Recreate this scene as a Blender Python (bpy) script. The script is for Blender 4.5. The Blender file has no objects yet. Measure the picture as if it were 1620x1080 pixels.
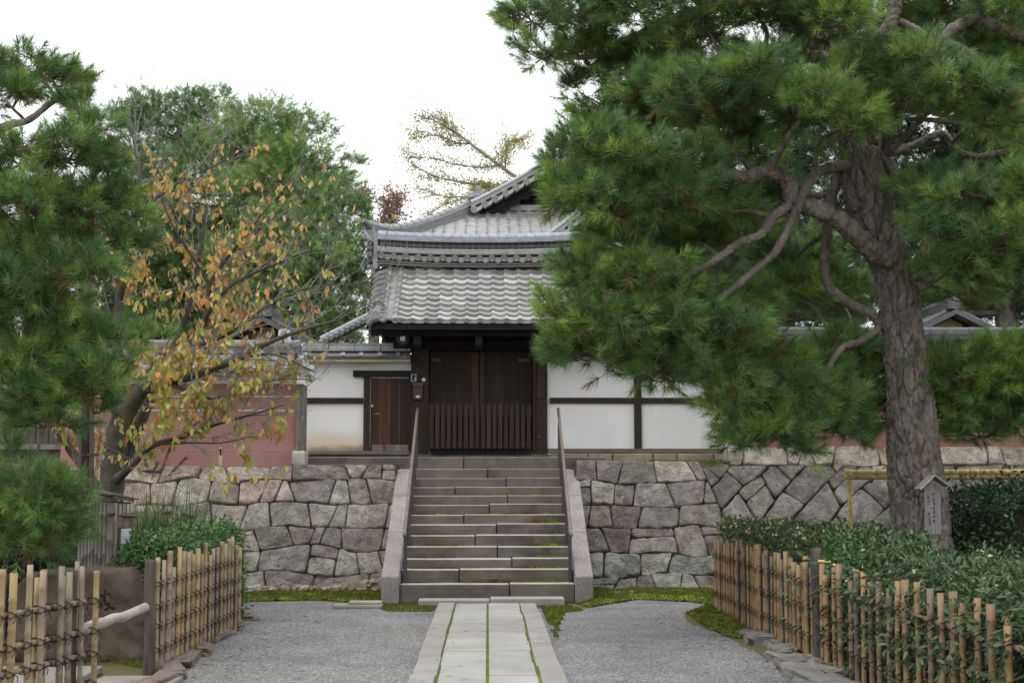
import bpy, math, random
import numpy as np
from mathutils import Vector, Matrix, noise

# ------------------------------------------------------------------ camera, world, sun, exposure
scene = bpy.context.scene
COL = scene.collection
R = random.Random(11)
NR = np.random.default_rng(11)
FPX = 2250.0                        # focal length in pixels of the 1620 px wide photograph (50 mm)
EYE = Vector((0.0, 0.0, 1.65))
PITCH = math.atan(217 / FPX)
YAW = math.atan(38 / FPX)
cam_d = bpy.data.cameras.new('camera')
cam = bpy.data.objects.new('camera', cam_d)
COL.objects.link(cam)
cam.location = EYE
cam.rotation_euler = (math.radians(90) + PITCH, 0, -YAW)
cam_d.sensor_width = 36.0
cam_d.lens = 36.0 * FPX / 1620.0
cam_d.clip_start = 0.1
cam_d.clip_end = 2000
cam_d.dof.use_dof = True
cam_d.dof.focus_distance = 21.5
cam_d.dof.aperture_fstop = 8.0
scene.camera = cam

SUN_EL, SUN_AZ = math.radians(72), math.radians(215)
world = bpy.data.worlds.new('World')
scene.world = world
world.use_nodes = True
wn, wl = world.node_tree.nodes, world.node_tree.links
wn.clear()
w_out = wn.new('ShaderNodeOutputWorld')
w_bg = wn.new('ShaderNodeBackground')
w_sky = wn.new('ShaderNodeTexSky')
w_sky.sky_type = 'NISHITA'
w_sky.sun_disc = False
w_sky.sun_elevation = SUN_EL
w_sky.sun_rotation = SUN_AZ
w_mix = wn.new('ShaderNodeMix')
w_mix.data_type = 'RGBA'
w_mix.inputs['Factor'].default_value = 0.86          # a closed, even cloud cover in front of the blue
w_mix.inputs['B'].default_value = (15.1, 15.25, 15.5, 1)
wl.new(w_sky.outputs[0], w_mix.inputs['A'])
wl.new(w_mix.outputs['Result'], w_bg.inputs['Color'])
w_bg.inputs['Strength'].default_value = 0.11
wl.new(w_bg.outputs[0], w_out.inputs['Surface'])

sun_d = bpy.data.lights.new('sun', 'SUN')
sun_d.energy = 1.1
sun_d.angle = math.radians(25)
sun_d.color = (1.0, 0.97, 0.92)
sun = bpy.data.objects.new('sun', sun_d)
COL.objects.link(sun)
# the light comes from behind and a little to the left of the camera
sd = Vector((math.sin(SUN_AZ) * math.cos(SUN_EL), math.cos(SUN_AZ) * math.cos(SUN_EL), math.sin(SUN_EL)))
sun.rotation_euler = sd.to_track_quat('Z', 'Y').to_euler()
sun.location = (0, 0, 30)

scene.view_settings.view_transform = 'Standard'
scene.view_settings.look = 'None'
scene.view_settings.exposure = 0.2
scene.view_settings.gamma = 1.0
scene.view_settings.use_curve_mapping = False
scene.render.engine = 'CYCLES'
scene.cycles.max_bounces = 5
scene.cycles.diffuse_bounces = 2
scene.cycles.glossy_bounces = 2
scene.cycles.transmission_bounces = 3
scene.cycles.transparent_max_bounces = 6

# ------------------------------------------------------------------ measuring: photograph pixel -> real point
CROT = cam.rotation_euler.to_matrix()
def ray(u, v):
    return CROT @ Vector(((u - 810) / FPX, -(v - 540) / FPX, -1))
def W(u, v, Y):                     # the point seen at pixel (u, v) that lies Y metres in front
    d = ray(u, v)
    return EYE + d * (Y / d.y)
def G(u, v, z=0.0):                 # the point of the ground seen at pixel (u, v)
    d = ray(u, v)
    return EYE + d * ((z - EYE.z) / d.z)
def S(Y):
    return FPX / Y

# ------------------------------------------------------------------ mesh and object helpers
OFF = {}                            # world position of the thing each object belongs to
def thing(name, label, cat, loc, group=None):
    o = bpy.data.objects.new(name, None)
    o.empty_display_size = 0.2
    COL.objects.link(o)
    o.location = loc
    OFF[o.name] = Vector(loc)
    o['label'] = label
    o['category'] = cat
    if group:
        o['group'] = group
    return o
def tag(o, label=None, cat=None, group=None, kind=None):
    for k, val in (('label', label), ('category', cat), ('group', group), ('kind', kind)):
        if val:
            o[k] = val
    return o
def link(name, me, mat, parent, loc=None):
    o = bpy.data.objects.new(name, me)
    COL.objects.link(o)
    for m in (mat if isinstance(mat, (list, tuple)) else [mat]):
        me.materials.append(m)
    if parent is not None:
        o.parent = parent
        OFF[o.name] = OFF[parent.name]
    else:
        OFF[o.name] = Vector(loc) if loc is not None else Vector((0, 0, 0))
        o.location = OFF[o.name]
    return o
def npmesh(name, V, F, C, mat, parent=None, smooth=False, loc=None):
    """V (n,3), F (m,k) faces of k corners, C (m,3) colour per face"""
    off = OFF[parent.name] if parent is not None else (Vector(loc) if loc is not None else Vector((0, 0, 0)))
    V = np.asarray(V, dtype=np.float64) - np.array(off)
    F = np.asarray(F, dtype=np.int32)
    m, k = F.shape
    me = bpy.data.meshes.new(name)
    me.vertices.add(len(V))
    me.vertices.foreach_set('co', V.astype(np.float32).ravel())
    me.loops.add(m * k)
    me.loops.foreach_set('vertex_index', F.ravel())
    me.polygons.add(m)
    me.polygons.foreach_set('loop_start', np.arange(0, m * k, k, dtype=np.int32))
    me.polygons.foreach_set('loop_total', np.full(m, k, dtype=np.int32))
    if smooth:
        me.polygons.foreach_set('use_smooth', np.ones(m, dtype=bool))
    me.update(calc_edges=True)
    at = me.attributes.new('tint', 'FLOAT_COLOR', 'FACE')
    c4 = np.ones((m, 4), dtype=np.float32)
    c4[:, :3] = C
    at.data.foreach_set('color', c4.ravel())
    return link(name, me, mat, parent, loc)

class MB:
    def __init__(s):
        s.v, s.f, s.t, s.m = [], [], [], []
    def add(s, vs, fs, tint=(1, 1, 1), mi=0):
        b = len(s.v)
        s.v.extend([tuple(p) for p in vs])
        for f in fs:
            s.f.append([b + i for i in f])
            s.t.append(tint)
            s.m.append(mi)
        return s
    def box(s, x0, x1, y0, y1, z0, z1, tint=(1, 1, 1), mi=0, mtop=None):
        vs = [(x, y, z) for z in (z0, z1) for y in (y0, y1) for x in (x0, x1)]
        s.add(vs, [(0, 2, 3, 1), (0, 1, 5, 4), (2, 6, 7, 3), (0, 4, 6, 2), (1, 3, 7, 5)], tint, mi)
        b = len(s.v) - 8
        s.f.append([b + 4, b + 5, b + 7, b + 6]); s.t.append(tint); s.m.append(mi if mtop is None else mtop)
        return s
    def obox(s, c, ax, ay, az, tint=(1, 1, 1), mi=0):       # half-axis vectors
        c, ax, ay, az = Vector(c), Vector(ax), Vector(ay), Vector(az)
        vs = [c + ax * i + ay * j + az * k for k in (-1, 1) for j in (-1, 1) for i in (-1, 1)]
        return s.add(vs, [(0, 2, 3, 1), (4, 5, 7, 6), (0, 1, 5, 4), (2, 6, 7, 3), (0, 4, 6, 2), (1, 3, 7, 5)], tint, mi)
    def beam(s, a, b, w, h, up=(0, 0, 1), tint=(1, 1, 1), mi=0):
        a, b = Vector(a), Vector(b)
        d = b - a
        x = d.cross(Vector(up)).normalized()
        z = x.cross(d).normalized()
        return s.obox((a + b) / 2, d / 2, x * w / 2, z * h / 2, tint, mi)
    def tube(s, pts, rad, n=8, tint=(1, 1, 1), mi=0, caps=True, disp=None):
        pts = [Vector(p) for p in pts]
        if not isinstance(rad, (list, tuple)):
            rad = [rad] * len(pts)
        t0 = (pts[1] - pts[0]).normalized()
        x = t0.cross(Vector((0.13, 0.21, 1))).normalized() if abs(t0.z) < .95 else t0.cross(Vector((0, 1, 0.1))).normalized()
        vs, fs = [], []
        for i, p in enumerate(pts):
            t = (pts[min(i + 1, len(pts) - 1)] - pts[max(i - 1, 0)]).normalized()
            x = (x - t * x.dot(t)).normalized()
            y = t.cross(x)
            for k in range(n):
                a = 2 * math.pi * k / n
                dr = x * math.cos(a) + y * math.sin(a)
                r = rad[i]
                q = p + dr * r
                if disp:
                    q = p + dr * (r + disp(q, r))
                vs.append(q)
        for i in range(len(pts) - 1):
            for k in range(n):
                k2 = (k + 1) % n
                fs.append((i * n + k, i * n + k2, (i + 1) * n + k2, (i + 1) * n + k))
        if caps:
            fs.append(tuple(range(n - 1, -1, -1)))
            fs.append(tuple((len(pts) - 1) * n + k for k in range(n)))
        return s.add(vs, fs, tint, mi)
    def prism(s, poly, d, tint=(1, 1, 1), mi=0):            # poly: 3-D points, d: extrusion vector
        d = Vector(d)
        p = [Vector(q) for q in poly]
        n = len(p)
        vs = p + [q + d for q in p]
        fs = [tuple(range(n)), tuple(range(2 * n - 1, n - 1, -1))] + [(i, n + i, n + (i + 1) % n, (i + 1) % n) for i in range(n)]
        return s.add(vs, fs, tint, mi)
    def blob(s, c, h, yaw=0, pw=0.6, nz=0.12, fr=2.0, nu=20, nv=12, tint=(1, 1, 1), seed=0.0, mi=0):
        c = Vector(c)
        vs, fs = [], []
        e = lambda w: math.copysign(abs(w) ** pw, w)
        cy, sy = math.cos(yaw), math.sin(yaw)
        for j in range(nv + 1):
            ph = -math.pi / 2 + math.pi * j / nv
            for i in range(nu):
                th = 2 * math.pi * i / nu
                q = Vector((e(math.cos(ph)) * e(math.cos(th)), e(math.cos(ph)) * e(math.sin(th)), e(math.sin(ph))))
                k = 1 + nz * noise.noise(q * fr + Vector((seed, seed * 1.7, -seed))) + nz * .5 * noise.noise(q * fr * 2.7 + Vector((seed, 3, seed)))
                x, y, z = q.x * h[0] * k, q.y * h[1] * k, q.z * h[2] * k
                vs.append(c + Vector((x * cy - y * sy, x * sy + y * cy, z)))
        for j in range(nv):
            for i in range(nu):
                i2 = (i + 1) % nu
                fs.append((j * nu + i, j * nu + i2, (j + 1) * nu + i2, (j + 1) * nu + i))
        return s.add(vs, fs, tint, mi)
    def lathe(s, c, prof, axis=(0, 0, 1), n=16, tint=(1, 1, 1), mi=0):
        c, ax = Vector(c), Vector(axis).normalized()
        return s.tube([c + ax * (h + 1e-5 * i) for i, (r, h) in enumerate(prof)], [max(r, 1e-4) for r, h in prof], n, tint, mi)
    def build(s, name, mat, parent=None, smooth=False, bevel=0, loc=None):
        off = OFF[parent.name] if parent is not None else (Vector(loc) if loc is not None else Vector((0, 0, 0)))
        me = bpy.data.meshes.new(name)
        me.from_pydata([(p[0] - off.x, p[1] - off.y, p[2] - off.z) for p in s.v], [], s.f)
        at = me.attributes.new('tint', 'FLOAT_COLOR', 'FACE')
        at.data.foreach_set('color', [c for t in s.t for c in (t[0], t[1], t[2], 1.0)])
        me.polygons.foreach_set('material_index', s.m)
        if smooth:
            me.polygons.foreach_set('use_smooth', [True] * len(s.f))
        me.update()
        o = link(name, me, mat, parent, loc)
        if bevel:
            b = o.modifiers.new('bevel', 'BEVEL')
            b.width = bevel
            b.segments = 2
            b.limit_method = 'ANGLE'
            b.angle_limit = math.radians(40)
        return o
def jit(c, a=.08):
    k = 1 + R.uniform(-a, a)
    return (c[0] * k * (1 + R.uniform(-a, a) * .3), c[1] * k, c[2] * k * (1 + R.uniform(-a, a) * .3))
def smoothpath(pts, rad, n=6):                              # Catmull-Rom through the points
    out, ro = [], []
    P = [Vector(p) for p in pts]
    for i in range(len(P) - 1):
        p0, p1, p2, p3 = P[max(i - 1, 0)], P[i], P[i + 1], P[min(i + 2, len(P) - 1)]
        for k in range(n):
            t = k / n
            out.append(.5 * ((2 * p1) + (p2 - p0) * t + (2 * p0 - 5 * p1 + 4 * p2 - p3) * t * t + (3 * p1 - p0 - 3 * p2 + p3) * t ** 3))
            ro.append(rad[i] * (1 - t) + rad[i + 1] * t)
    out.append(P[-1]); ro.append(rad[-1])
    return out, ro

# ------------------------------------------------------------------ materials
def M(name, c1, c2, scale=5.0, rough=.8, bump=.3, bscale=40.0, stretch=(1, 1, 1), c3=None, spec=.3, layers=(), detail=8.0, bdist=.02, metal=0.0):
    m = bpy.data.materials.new(name)
    m.use_nodes = True
    nt = m.node_tree
    N, L = nt.nodes, nt.links
    N.clear()
    out = N.new('ShaderNodeOutputMaterial')
    bs = N.new('ShaderNodeBsdfPrincipled')
    L.new(bs.outputs[0], out.inputs['Surface'])
    bs.inputs['Roughness'].default_value = rough
    bs.inputs['Specular IOR Level'].default_value = spec
    bs.inputs['Metallic'].default_value = metal
    tc = N.new('ShaderNodeTexCoord')
    mp = N.new('ShaderNodeMapping')
    mp.inputs['Scale'].default_value = stretch
    L.new(tc.outputs['Object'], mp.inputs['Vector'])
    def nz(sc, det=detail, dist=0.0, vec=None):
        n = N.new('ShaderNodeTexNoise')
        n.inputs['Scale'].default_value = sc
        n.inputs['Detail'].default_value = det
        n.inputs['Roughness'].default_value = .62
        n.inputs['Distortion'].default_value = dist
        L.new(vec or mp.outputs[0], n.inputs['Vector'])
        return n.outputs['Fac']
    rp = N.new('ShaderNodeValToRGB')
    rp.color_ramp.elements[0].position = .32
    rp.color_ramp.elements[1].position = .68
    rp.color_ramp.elements[0].color = (*c1, 1)
    rp.color_ramp.elements[1].color = (*c2, 1)
    if c3:
        e = rp.color_ramp.elements.new(.5)
        e.color = (*c3, 1)
    L.new(nz(scale), rp.inputs[0])
    col = rp.outputs[0]
    for (lc, ls, lo, hi, lst) in layers:                    # stains, lichen, moss: colour, scale, threshold from-to, stretch
        mv = N.new('ShaderNodeMapping')
        mv.inputs['Scale'].default_value = lst
        mv.inputs['Location'].default_value = (ls * 3.1, ls * 1.7, ls)
        L.new(tc.outputs['Object'], mv.inputs['Vector'])
        r2 = N.new('ShaderNodeMapRange')
        r2.inputs['From Min'].default_value = lo
        r2.inputs['From Max'].default_value = hi
        L.new(nz(ls, 6.0, 0.3, mv.outputs[0]), r2.inputs['Value'])
        mx = N.new('ShaderNodeMix')
        mx.data_type = 'RGBA'
        L.new(r2.outputs[0], mx.inputs['Factor'])
        L.new(col, mx.inputs['A'])
        mx.inputs['B'].default_value = (*lc, 1)
        col = mx.outputs['Result']
    at = N.new('ShaderNodeAttribute')
    at.attribute_name = 'tint'
    mul = N.new('ShaderNodeMix')
    mul.data_type = 'RGBA'
    mul.blend_type = 'MULTIPLY'
    mul.inputs['Factor'].default_value = 1
    L.new(col, mul.inputs['A'])
    L.new(at.outputs['Color'], mul.inputs['B'])
    L.new(mul.outputs['Result'], bs.inputs['Base Color'])
    if bump:
        bp = N.new('ShaderNodeBump')
        bp.inputs['Strength'].default_value = bump
        bp.inputs['Distance'].default_value = bdist
        L.new(nz(bscale), bp.inputs['Height'])
        L.new(bp.outputs[0], bs.inputs['Normal'])
    return m
def leafmat(name, trans=.3, rough=.5, spec=.3):
    m = bpy.data.materials.new(name)
    m.use_nodes = True
    nt = m.node_tree
    N, L = nt.nodes, nt.links
    N.clear()
    out = N.new('ShaderNodeOutputMaterial')
    bs = N.new('ShaderNodeBsdfPrincipled')
    bs.inputs['Roughness'].default_value = rough
    bs.inputs['Specular IOR Level'].default_value = spec
    tr = N.new('ShaderNodeBsdfTranslucent')
    mx = N.new('ShaderNodeMixShader')
    mx.inputs[0].default_value = trans
    at = N.new('ShaderNodeAttribute')
    at.attribute_name = 'tint'
    L.new(at.outputs['Color'], bs.inputs['Base Color'])
    L.new(at.outputs['Color'], tr.inputs['Color'])
    L.new(bs.outputs[0], mx.inputs[1])
    L.new(tr.outputs[0], mx.inputs[2])
    L.new(mx.outputs[0], out.inputs['Surface'])
    return m
def gravelmat():
    m = M('gravel', (.17, .17, .168), (.27, .265, .26), 1.1, .9, 0, layers=(((.24, .23, .19), .5, .5, .72, (1, 1, 1)),))
    nt = m.node_tree
    N, L = nt.nodes, nt.links
    bs = next(n for n in N if n.type == 'BSDF_PRINCIPLED')
    old = bs.inputs['Base Color'].links[0].from_socket
    tc = next(n for n in N if n.type == 'TEX_COORD')
    vo = N.new('ShaderNodeTexVoronoi')
    vo.inputs['Scale'].default_value = 70
    L.new(tc.outputs['Object'], vo.inputs['Vector'])
    hs = N.new('ShaderNodeSeparateColor')
    L.new(vo.outputs['Color'], hs.inputs[0])
    rp = N.new('ShaderNodeValToRGB')
    rp.color_ramp.elements[0].color = (.42, .42, .43, 1)
    rp.color_ramp.elements[1].color = (1.7, 1.68, 1.64, 1)
    e = rp.color_ramp.elements.new(.75); e.color = (.95, .96, 1.0, 1)
    L.new(hs.outputs[0], rp.inputs[0])
    mu = N.new('ShaderNodeMix'); mu.data_type = 'RGBA'; mu.blend_type = 'MULTIPLY'; mu.inputs['Factor'].default_value = 1
    L.new(old, mu.inputs['A']); L.new(rp.outputs[0], mu.inputs['B'])
    L.new(mu.outputs['Result'], bs.inputs['Base Color'])
    bp = N.new('ShaderNodeBump'); bp.inputs['Strength'].default_value = .8; bp.inputs['Distance'].default_value = .012; bp.invert = True
    L.new(vo.outputs['Distance'], bp.inputs['Height']); L.new(bp.outputs[0], bs.inputs['Normal'])
    return m

MAT = dict(
    soil=M('mossy_soil', (.09, .065, .035), (.15, .115, .06), 2.5, .95, .6, 30, c3=(.11, .10, .035), layers=(((.10, .115, .02), 1.6, .52, .62, (1, 1, 1)),)),
    gravel=gravelmat(),
    moss=M('moss', (.095, .145, .022), (.24, .30, .040), 6, .95, .9, 60, c3=(.12, .15, .02), layers=(((.09, .07, .03), 3, .58, .72, (1, 1, 1)),)),
    path=M('path_granite', (.25, .243, .228), (.345, .338, .32), 2.2, .85, .25, 120, layers=(((.24, .235, .225), 75, .54, .68, (1, 1, 1)), ((.33, .32, .29), 1.0, .52, .8, (1, 1, 1)))),
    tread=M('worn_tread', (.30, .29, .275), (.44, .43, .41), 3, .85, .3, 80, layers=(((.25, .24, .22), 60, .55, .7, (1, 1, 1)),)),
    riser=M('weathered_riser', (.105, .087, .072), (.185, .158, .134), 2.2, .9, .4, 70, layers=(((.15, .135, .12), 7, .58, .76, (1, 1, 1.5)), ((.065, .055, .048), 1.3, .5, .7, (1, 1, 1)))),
    granite=M('pink_grey_granite', (.20, .185, .18), (.29, .272, .265), 4, .85, .4, 110, layers=(((.46, .43, .42), 75, .52, .62, (1, 1, 1)), ((.10, .085, .08), 48, .56, .68, (1, 1, 1)))),
    stone=M('wall_stone', (.62, .59, .57), (1.5, 1.47, 1.42), 4.5, .92, 1.0, 26, bdist=.05, layers=(((1.55, 1.5, 1.4), 9, .58, .72, (1, 1, 1)), ((.58, .5, .47), 2.3, .53, .7, (1, 1, 1)), ((1.6, 1.6, 1.3), 13, .62, .70, (1, 1, 1)), ((.45, .42, .40), 17, .56, .68, (1, 1, 1)), ((1.9, 1.85, 1.7), 30, .60, .70, (1, 1, 1)))),
    gap=M('wall_joint', (.035, .03, .024), (.07, .06, .045), 8, .95, .4, 60, layers=(((.09, .11, .03), 3, .55, .7, (1, 1, 1)),)),
    red=M('red_clay_plaster', (.31, .155, .145), (.375, .20, .188), 1.4, .9, .25, 90, layers=(((.28, .14, .12), 2.2, .58, .8, (.4, 1, 1)),)),
    paleline=M('pale_line', (.30, .17, .15), (.42, .30, .27), 6, .9, .1, 60),
    ochre=M('bare_clay', (.48, .36, .20), (.60, .48, .29), 6, .9, .4, 60),
    white=M('white_plaster', (.77, .77, .76), (.84, .84, .83), .8, .85, .08, 40, layers=(((.70, .69, .66), 1.6, .55, .8, (2.5, 2.5, .5)), ((.74, .73, .70), 5, .6, .75, (1, 1, 1)))),
    whitestain=M('stained_plaster', (.77, .77, .76), (.84, .84, .83), .8, .85, .08, 40, layers=(((.70, .69, .66), 1.6, .55, .8, (2.5, 2.5, .5)), ((.74, .73, .70), 5, .6, .75, (1, 1, 1)))),
    wood=M('dark_wood', (.020, .013, .010), (.044, .029, .020), 3, .65, .3, 60, stretch=(6, 6, .5), layers=(((.05, .032, .022), 4, .58, .8, (5, 5, .3)),)),
    black=M('blackened_wood', (.010, .008, .007), (.02, .015, .013), 3, .75, .2, 50, stretch=(5, 5, .6)),
    redwood=M('red_brown_door', (.024, .013, .009), (.062, .028, .016), 2.2, .55, .25, 60, stretch=(7, 7, .35), layers=(((.028, .014, .01), 3, .5, .62, (4, 4, .25)),)),
    greywood=M('silver_grey_wood', (.11, .10, .085), (.27, .25, .22), 4, .9, .5, 60, stretch=(3, 3, .6), layers=(((.05, .042, .034), 5, .56, .7, (4, 4, .4)),)),
    beamwood=M('silvered_sill', (.10, .09, .075), (.20, .18, .15), 4, .9, .5, 60, stretch=(.6, 3, 5)),
    tile=M('smoked_tile', (.82, .82, .83), (1.15, 1.14, 1.12), 5, .5, .15, 70, spec=.5, layers=(((1.0, .95, .88), 3, .55, .75, (1, 1, 1)), ((.7, .7, .7), 9, .6, .75, (1, 1, 1)))),
    tiledark=M('dark_weathered_tile', (.7, .7, .72), (1.2, 1.18, 1.15), 5, .6, .25, 60, spec=.4, layers=(((1.9, 1.8, 1.6), 14, .62, .7, (1, 1, 1)),)),
    bamboo=M('bamboo', (.80, .80, .80), (1.15, 1.12, 1.08), 3, .5, .1, 60, stretch=(3, 3, .7), spec=.4, layers=(((.55, .52, .5), 9, .62, .75, (1.5, 1.5, .5)),)),
    twine=M('black_twine', (.012, .011, .013), (.03, .028, .032), 30, .9, .2, 90),
    post=M('charred_post', (.05, .04, .033), (.13, .11, .095), 5, .9, .7, 50, stretch=(3, 3, .5)),
    log=M('peeled_log', (.26, .23, .20), (.42, .39, .355), 5, .8, .4, 40, stretch=(.6, .6, 4), layers=(((.24, .20, .16), 7, .58, .68, (.5, .5, 5)),)),
    rock=M('brown_rock', (.072, .053, .040), (.135, .103, .078), 3, .92, .8, 28, layers=(((.17, .145, .12), 14, .62, .72, (1, 1, 1)), ((.055, .05, .036), 2.0, .52, .7, (1, 1, 1)), ((.24, .21, .17), 40, .64, .72, (1, 1, 1)))),
    carve=M('carved_groove', (.012, .010, .008), (.03, .025, .02), 20, .95, .2, 60),
    bark=M('pine_bark', (.085, .073, .062), (.235, .205, .178), 7, .95, 1.0, 30, stretch=(1.4, 1.4, .6), bdist=.03, c3=(.15, .127, .108), layers=(((.20, .21, .18), 6, .6, .7, (1, 1, .6)), ((.075, .08, .02), 3, .60, .72, (1, 1, .4)))),
    twig=M('pine_twig', (.09, .065, .045), (.16, .12, .085), 12, .9, .3, 60),
    cherrybark=M('mossy_grey_bark', (.028, .025, .02), (.095, .09, .08), 6, .95, .7, 30, c3=(.075, .068, .055), stretch=(1, 1, .7), layers=(((.07, .07, .02), 2.6, .52, .66, (1, 1, .6)), ((.19, .20, .18), 15, .62, .7, (1, 1, .7)))),
    greytwig=M('grey_twig', (.16, .145, .13), (.28, .26, .24), 8, .9, .2, 50),
    needle=leafmat('pine_needles', .26, .6, .15),
    leaf=leafmat('soft_leaves', .35, .5, .3),
    gloss=leafmat('glossy_leaves', .18, .45, .3),
    hedgecore=M('hedge_stems', (.015, .018, .01), (.035, .035, .02), 9, .95, .5, 30),
    steel=M('painted_steel', (.035, .037, .042), (.05, .052, .057), 4, .5, .05, 60, spec=.5),
    railbrown=M('brown_handrail', (.13, .095, .075), (.19, .145, .115), 5, .5, .1, 60, spec=.5),
    silver=M('bright_steel', (.45, .47, .5), (.6, .62, .65), 6, .35, .05, 60, spec=.5, metal=.6),
    pipe=M('brown_pipe', (.075, .055, .05), (.13, .10, .095), 3, .6, .15, 50),
    panel=M('dark_panel', (.018, .018, .022), (.03, .03, .036), 2, .5, .05, 50),
    paper=M('weathered_notice', (.42, .46, .46), (.62, .66, .66), 5, .6, .1, 40, layers=(((.34, .36, .33), 8, .55, .7, (1, 1, 1)),)),
    pale=M('pale_metal', (.50, .46, .36), (.62, .58, .46), 6, .5, .1, 60),
    gold=M('faded_gilt_metal', (.42, .34, .16), (.55, .47, .25), 6, .5, .1, 60),
    brownbox=M('brown_enamel', (.045, .022, .018), (.06, .03, .025), 5, .4, .05, 60, spec=.5),
    plate=M('white_enamel', (.6, .6, .6), (.7, .7, .7), 6, .4, .05, 60, spec=.5),
    rope=M('yellow_bamboo_rope', (.44, .32, .11), (.66, .51, .21), 8, .7, .6, 80, stretch=(2, 2, 2)),
    signwood=M('silver_sign_wood', (.15, .145, .145), (.24, .235, .235), 5, .85, .3, 60, stretch=(6, 6, .5)),
    ink=M('faded_ink', (.03, .028, .03), (.06, .055, .06), 20, .9, .1, 60),
    cream=M('cream_wall', (.42, .37, .27), (.52, .47, .36), 3, .9, .2, 40),
    rubble=M('loose_stone', (.9, .88, .85), (1.15, 1.1, 1.05), 8, .9, .6, 40),
)
# rising damp on the left plaster panel: real brown and grey stains that stay at its foot
def stain_plaster():
    nt = MAT['whitestain'].node_tree
    N, L = nt.nodes, nt.links
    bs = next(n for n in N if n.type == 'BSDF_PRINCIPLED')
    old = bs.inputs['Base Color'].links[0].from_socket
    tc = next(n for n in N if n.type == 'TEX_COORD')
    sp = N.new('ShaderNodeSeparateXYZ')
    L.new(tc.outputs['Object'], sp.inputs[0])
    n1 = N.new('ShaderNodeTexNoise'); n1.inputs['Scale'].default_value = 3.0; n1.inputs['Detail'].default_value = 6
    L.new(tc.outputs['Object'], n1.inputs['Vector'])
    ad = N.new('ShaderNodeMath'); ad.operation = 'MULTIPLY_ADD'; ad.inputs[1].default_value = .22
    L.new(n1.outputs['Fac'], ad.inputs[0]); L.new(sp.outputs['Z'], ad.inputs[2])
    for (lo, hi, c) in ((.50, .16, (.66, .52, .33)), (.22, .13, (.28, .25, .19))):
        r = N.new('ShaderNodeMapRange'); r.inputs['From Min'].default_value = lo; r.inputs['From Max'].default_value = hi
        L.new(ad.outputs[0], r.inputs['Value'])
        mx = N.new('ShaderNodeMix'); mx.data_type = 'RGBA'
        L.new(r.outputs[0], mx.inputs['Factor']); L.new(old, mx.inputs['A']); mx.inputs['B'].default_value = (*c, 1)
        old = mx.outputs['Result']
    L.new(old, bs.inputs['Base Color'])
stain_plaster()
# ------------------------------------------------------------------ ground, forecourt, path, terrace
def sheet(name, poly, z, mat, kind='structure'):
    mb = MB()
    mb.add([(x, y, z) for x, y in poly], [tuple(range(len(poly)))])
    return tag(mb.build(name, mat), kind=kind)
sheet('ground', [(-400, -300), (400, -300), (400, 600), (-400, 600)], 0, MAT['soil'])
def wob(pts, n=14, a=.05):
    out = []
    for i in range(len(pts)):
        p, q = Vector(pts[i]), Vector(pts[(i + 1) % len(pts)])
        for k in range(n):
            w = p.lerp(q, k / n)
            out.append((w.x + noise.noise(Vector((w.x * 2, w.y * 2, 1))) * a, w.y + noise.noise(Vector((w.x * 2, w.y * 2, 7))) * a))
    return out
g = lambda u, v: tuple(G(u, v)[:2])
sheet('gravel_forecourt', wob([(-2.58, -6), (2.62, -6), g(1300, 1085), g(1238, 1056), g(1170, 1018), g(1135, 1000), g(1092, 988), g(1084, 972), g(1110, 962),
      g(1140, 961), g(1135, 950), g(1010, 948), g(930, 962), g(880, 968), g(850, 962), g(690, 962), g(600, 964), g(590, 958), g(500, 951), g(380, 952), (-3.6, 18.9), g(372, 985), g(300, 1040), g(252, 1082)]), .004, MAT['gravel'])
# far terrace that carries the gate, the walls and the hall
tb = MB()
tb.box(-60, -1.45, 22.35, 300, -.2, 1.80); tb.box(1.35, 60, 22.35, 300, -.2, 1.80); tb.box(-1.449, 1.349, 23.6, 300, -.2, 1.90)
tag(tb.build('terrace', MAT['soil']), kind='structure')

# path of granite slabs down to the camera and beyond
def path():
    mb = MB()
    for side in (-1, 1):
        y = 18.62
        while y > -4:                                       # border stones
            l = R.uniform(1.0, 2.1)
            xo = R.uniform(-.012, .012)
            x0, x1 = sorted((side * (.425 + xo), side * (.63 + xo)))
            mb.box(x0, x1, y - l + .008, y, .002, .055 + R.uniform(-.006, .008), jit((.93, .9, .9), .08))
            y -= l
        y = 18.6
        while y > -4:                                       # paving slabs, two uneven rows
            l = R.uniform(.9, 1.6) if side < 0 else R.uniform(.5, .95)
            x0, x1 = sorted((side * .012, side * (.405 + R.uniform(-.012, .006))))
            mb.box(x0, x1, y - l + .007, y, .002, .052 + R.uniform(-.006, .006), jit((1.02, 1.02, 1.01), .13))
            y -= l
    o = tag(mb.build('path', MAT['path'], bevel=.008), kind='structure')
    jm = MB()
    jm.box(-.6, .6, -4, 18.58, .005, .030)
    tag(jm.build('path_joint_moss', MAT['moss']), kind='structure')
    k = MB()
    p0, p1, pm = G(662, 958), G(892, 957), G(775, 955)
    k.box(p0.x, pm.x - .005, 18.70, 19.02, .003, .085, (1.0, .97, .95)); k.box(pm.x + .005, p1.x, 18.69, 19.04, .003, .105, (1.02, 1.0, 1.0))
    tag(k.build('path_end_slab', MAT['path'], bevel=.012), kind='structure')
path()
sl = MB()
q = G(565, 963)
sl.box(q.x - .31, q.x + .31, q.y, q.y + .30, .0, .05, (.9, .88, .86)); sl.box(q.x - .12, q.x + .30, q.y + .08, q.y + .32, .05, .085, (1.05, 1.0, .93))
tag(sl.build('flat_stone_slab', MAT['path'], bevel=.015), 'flat pale stone slab lying in the gravel left of the stair foot', 'stone slab')

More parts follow.
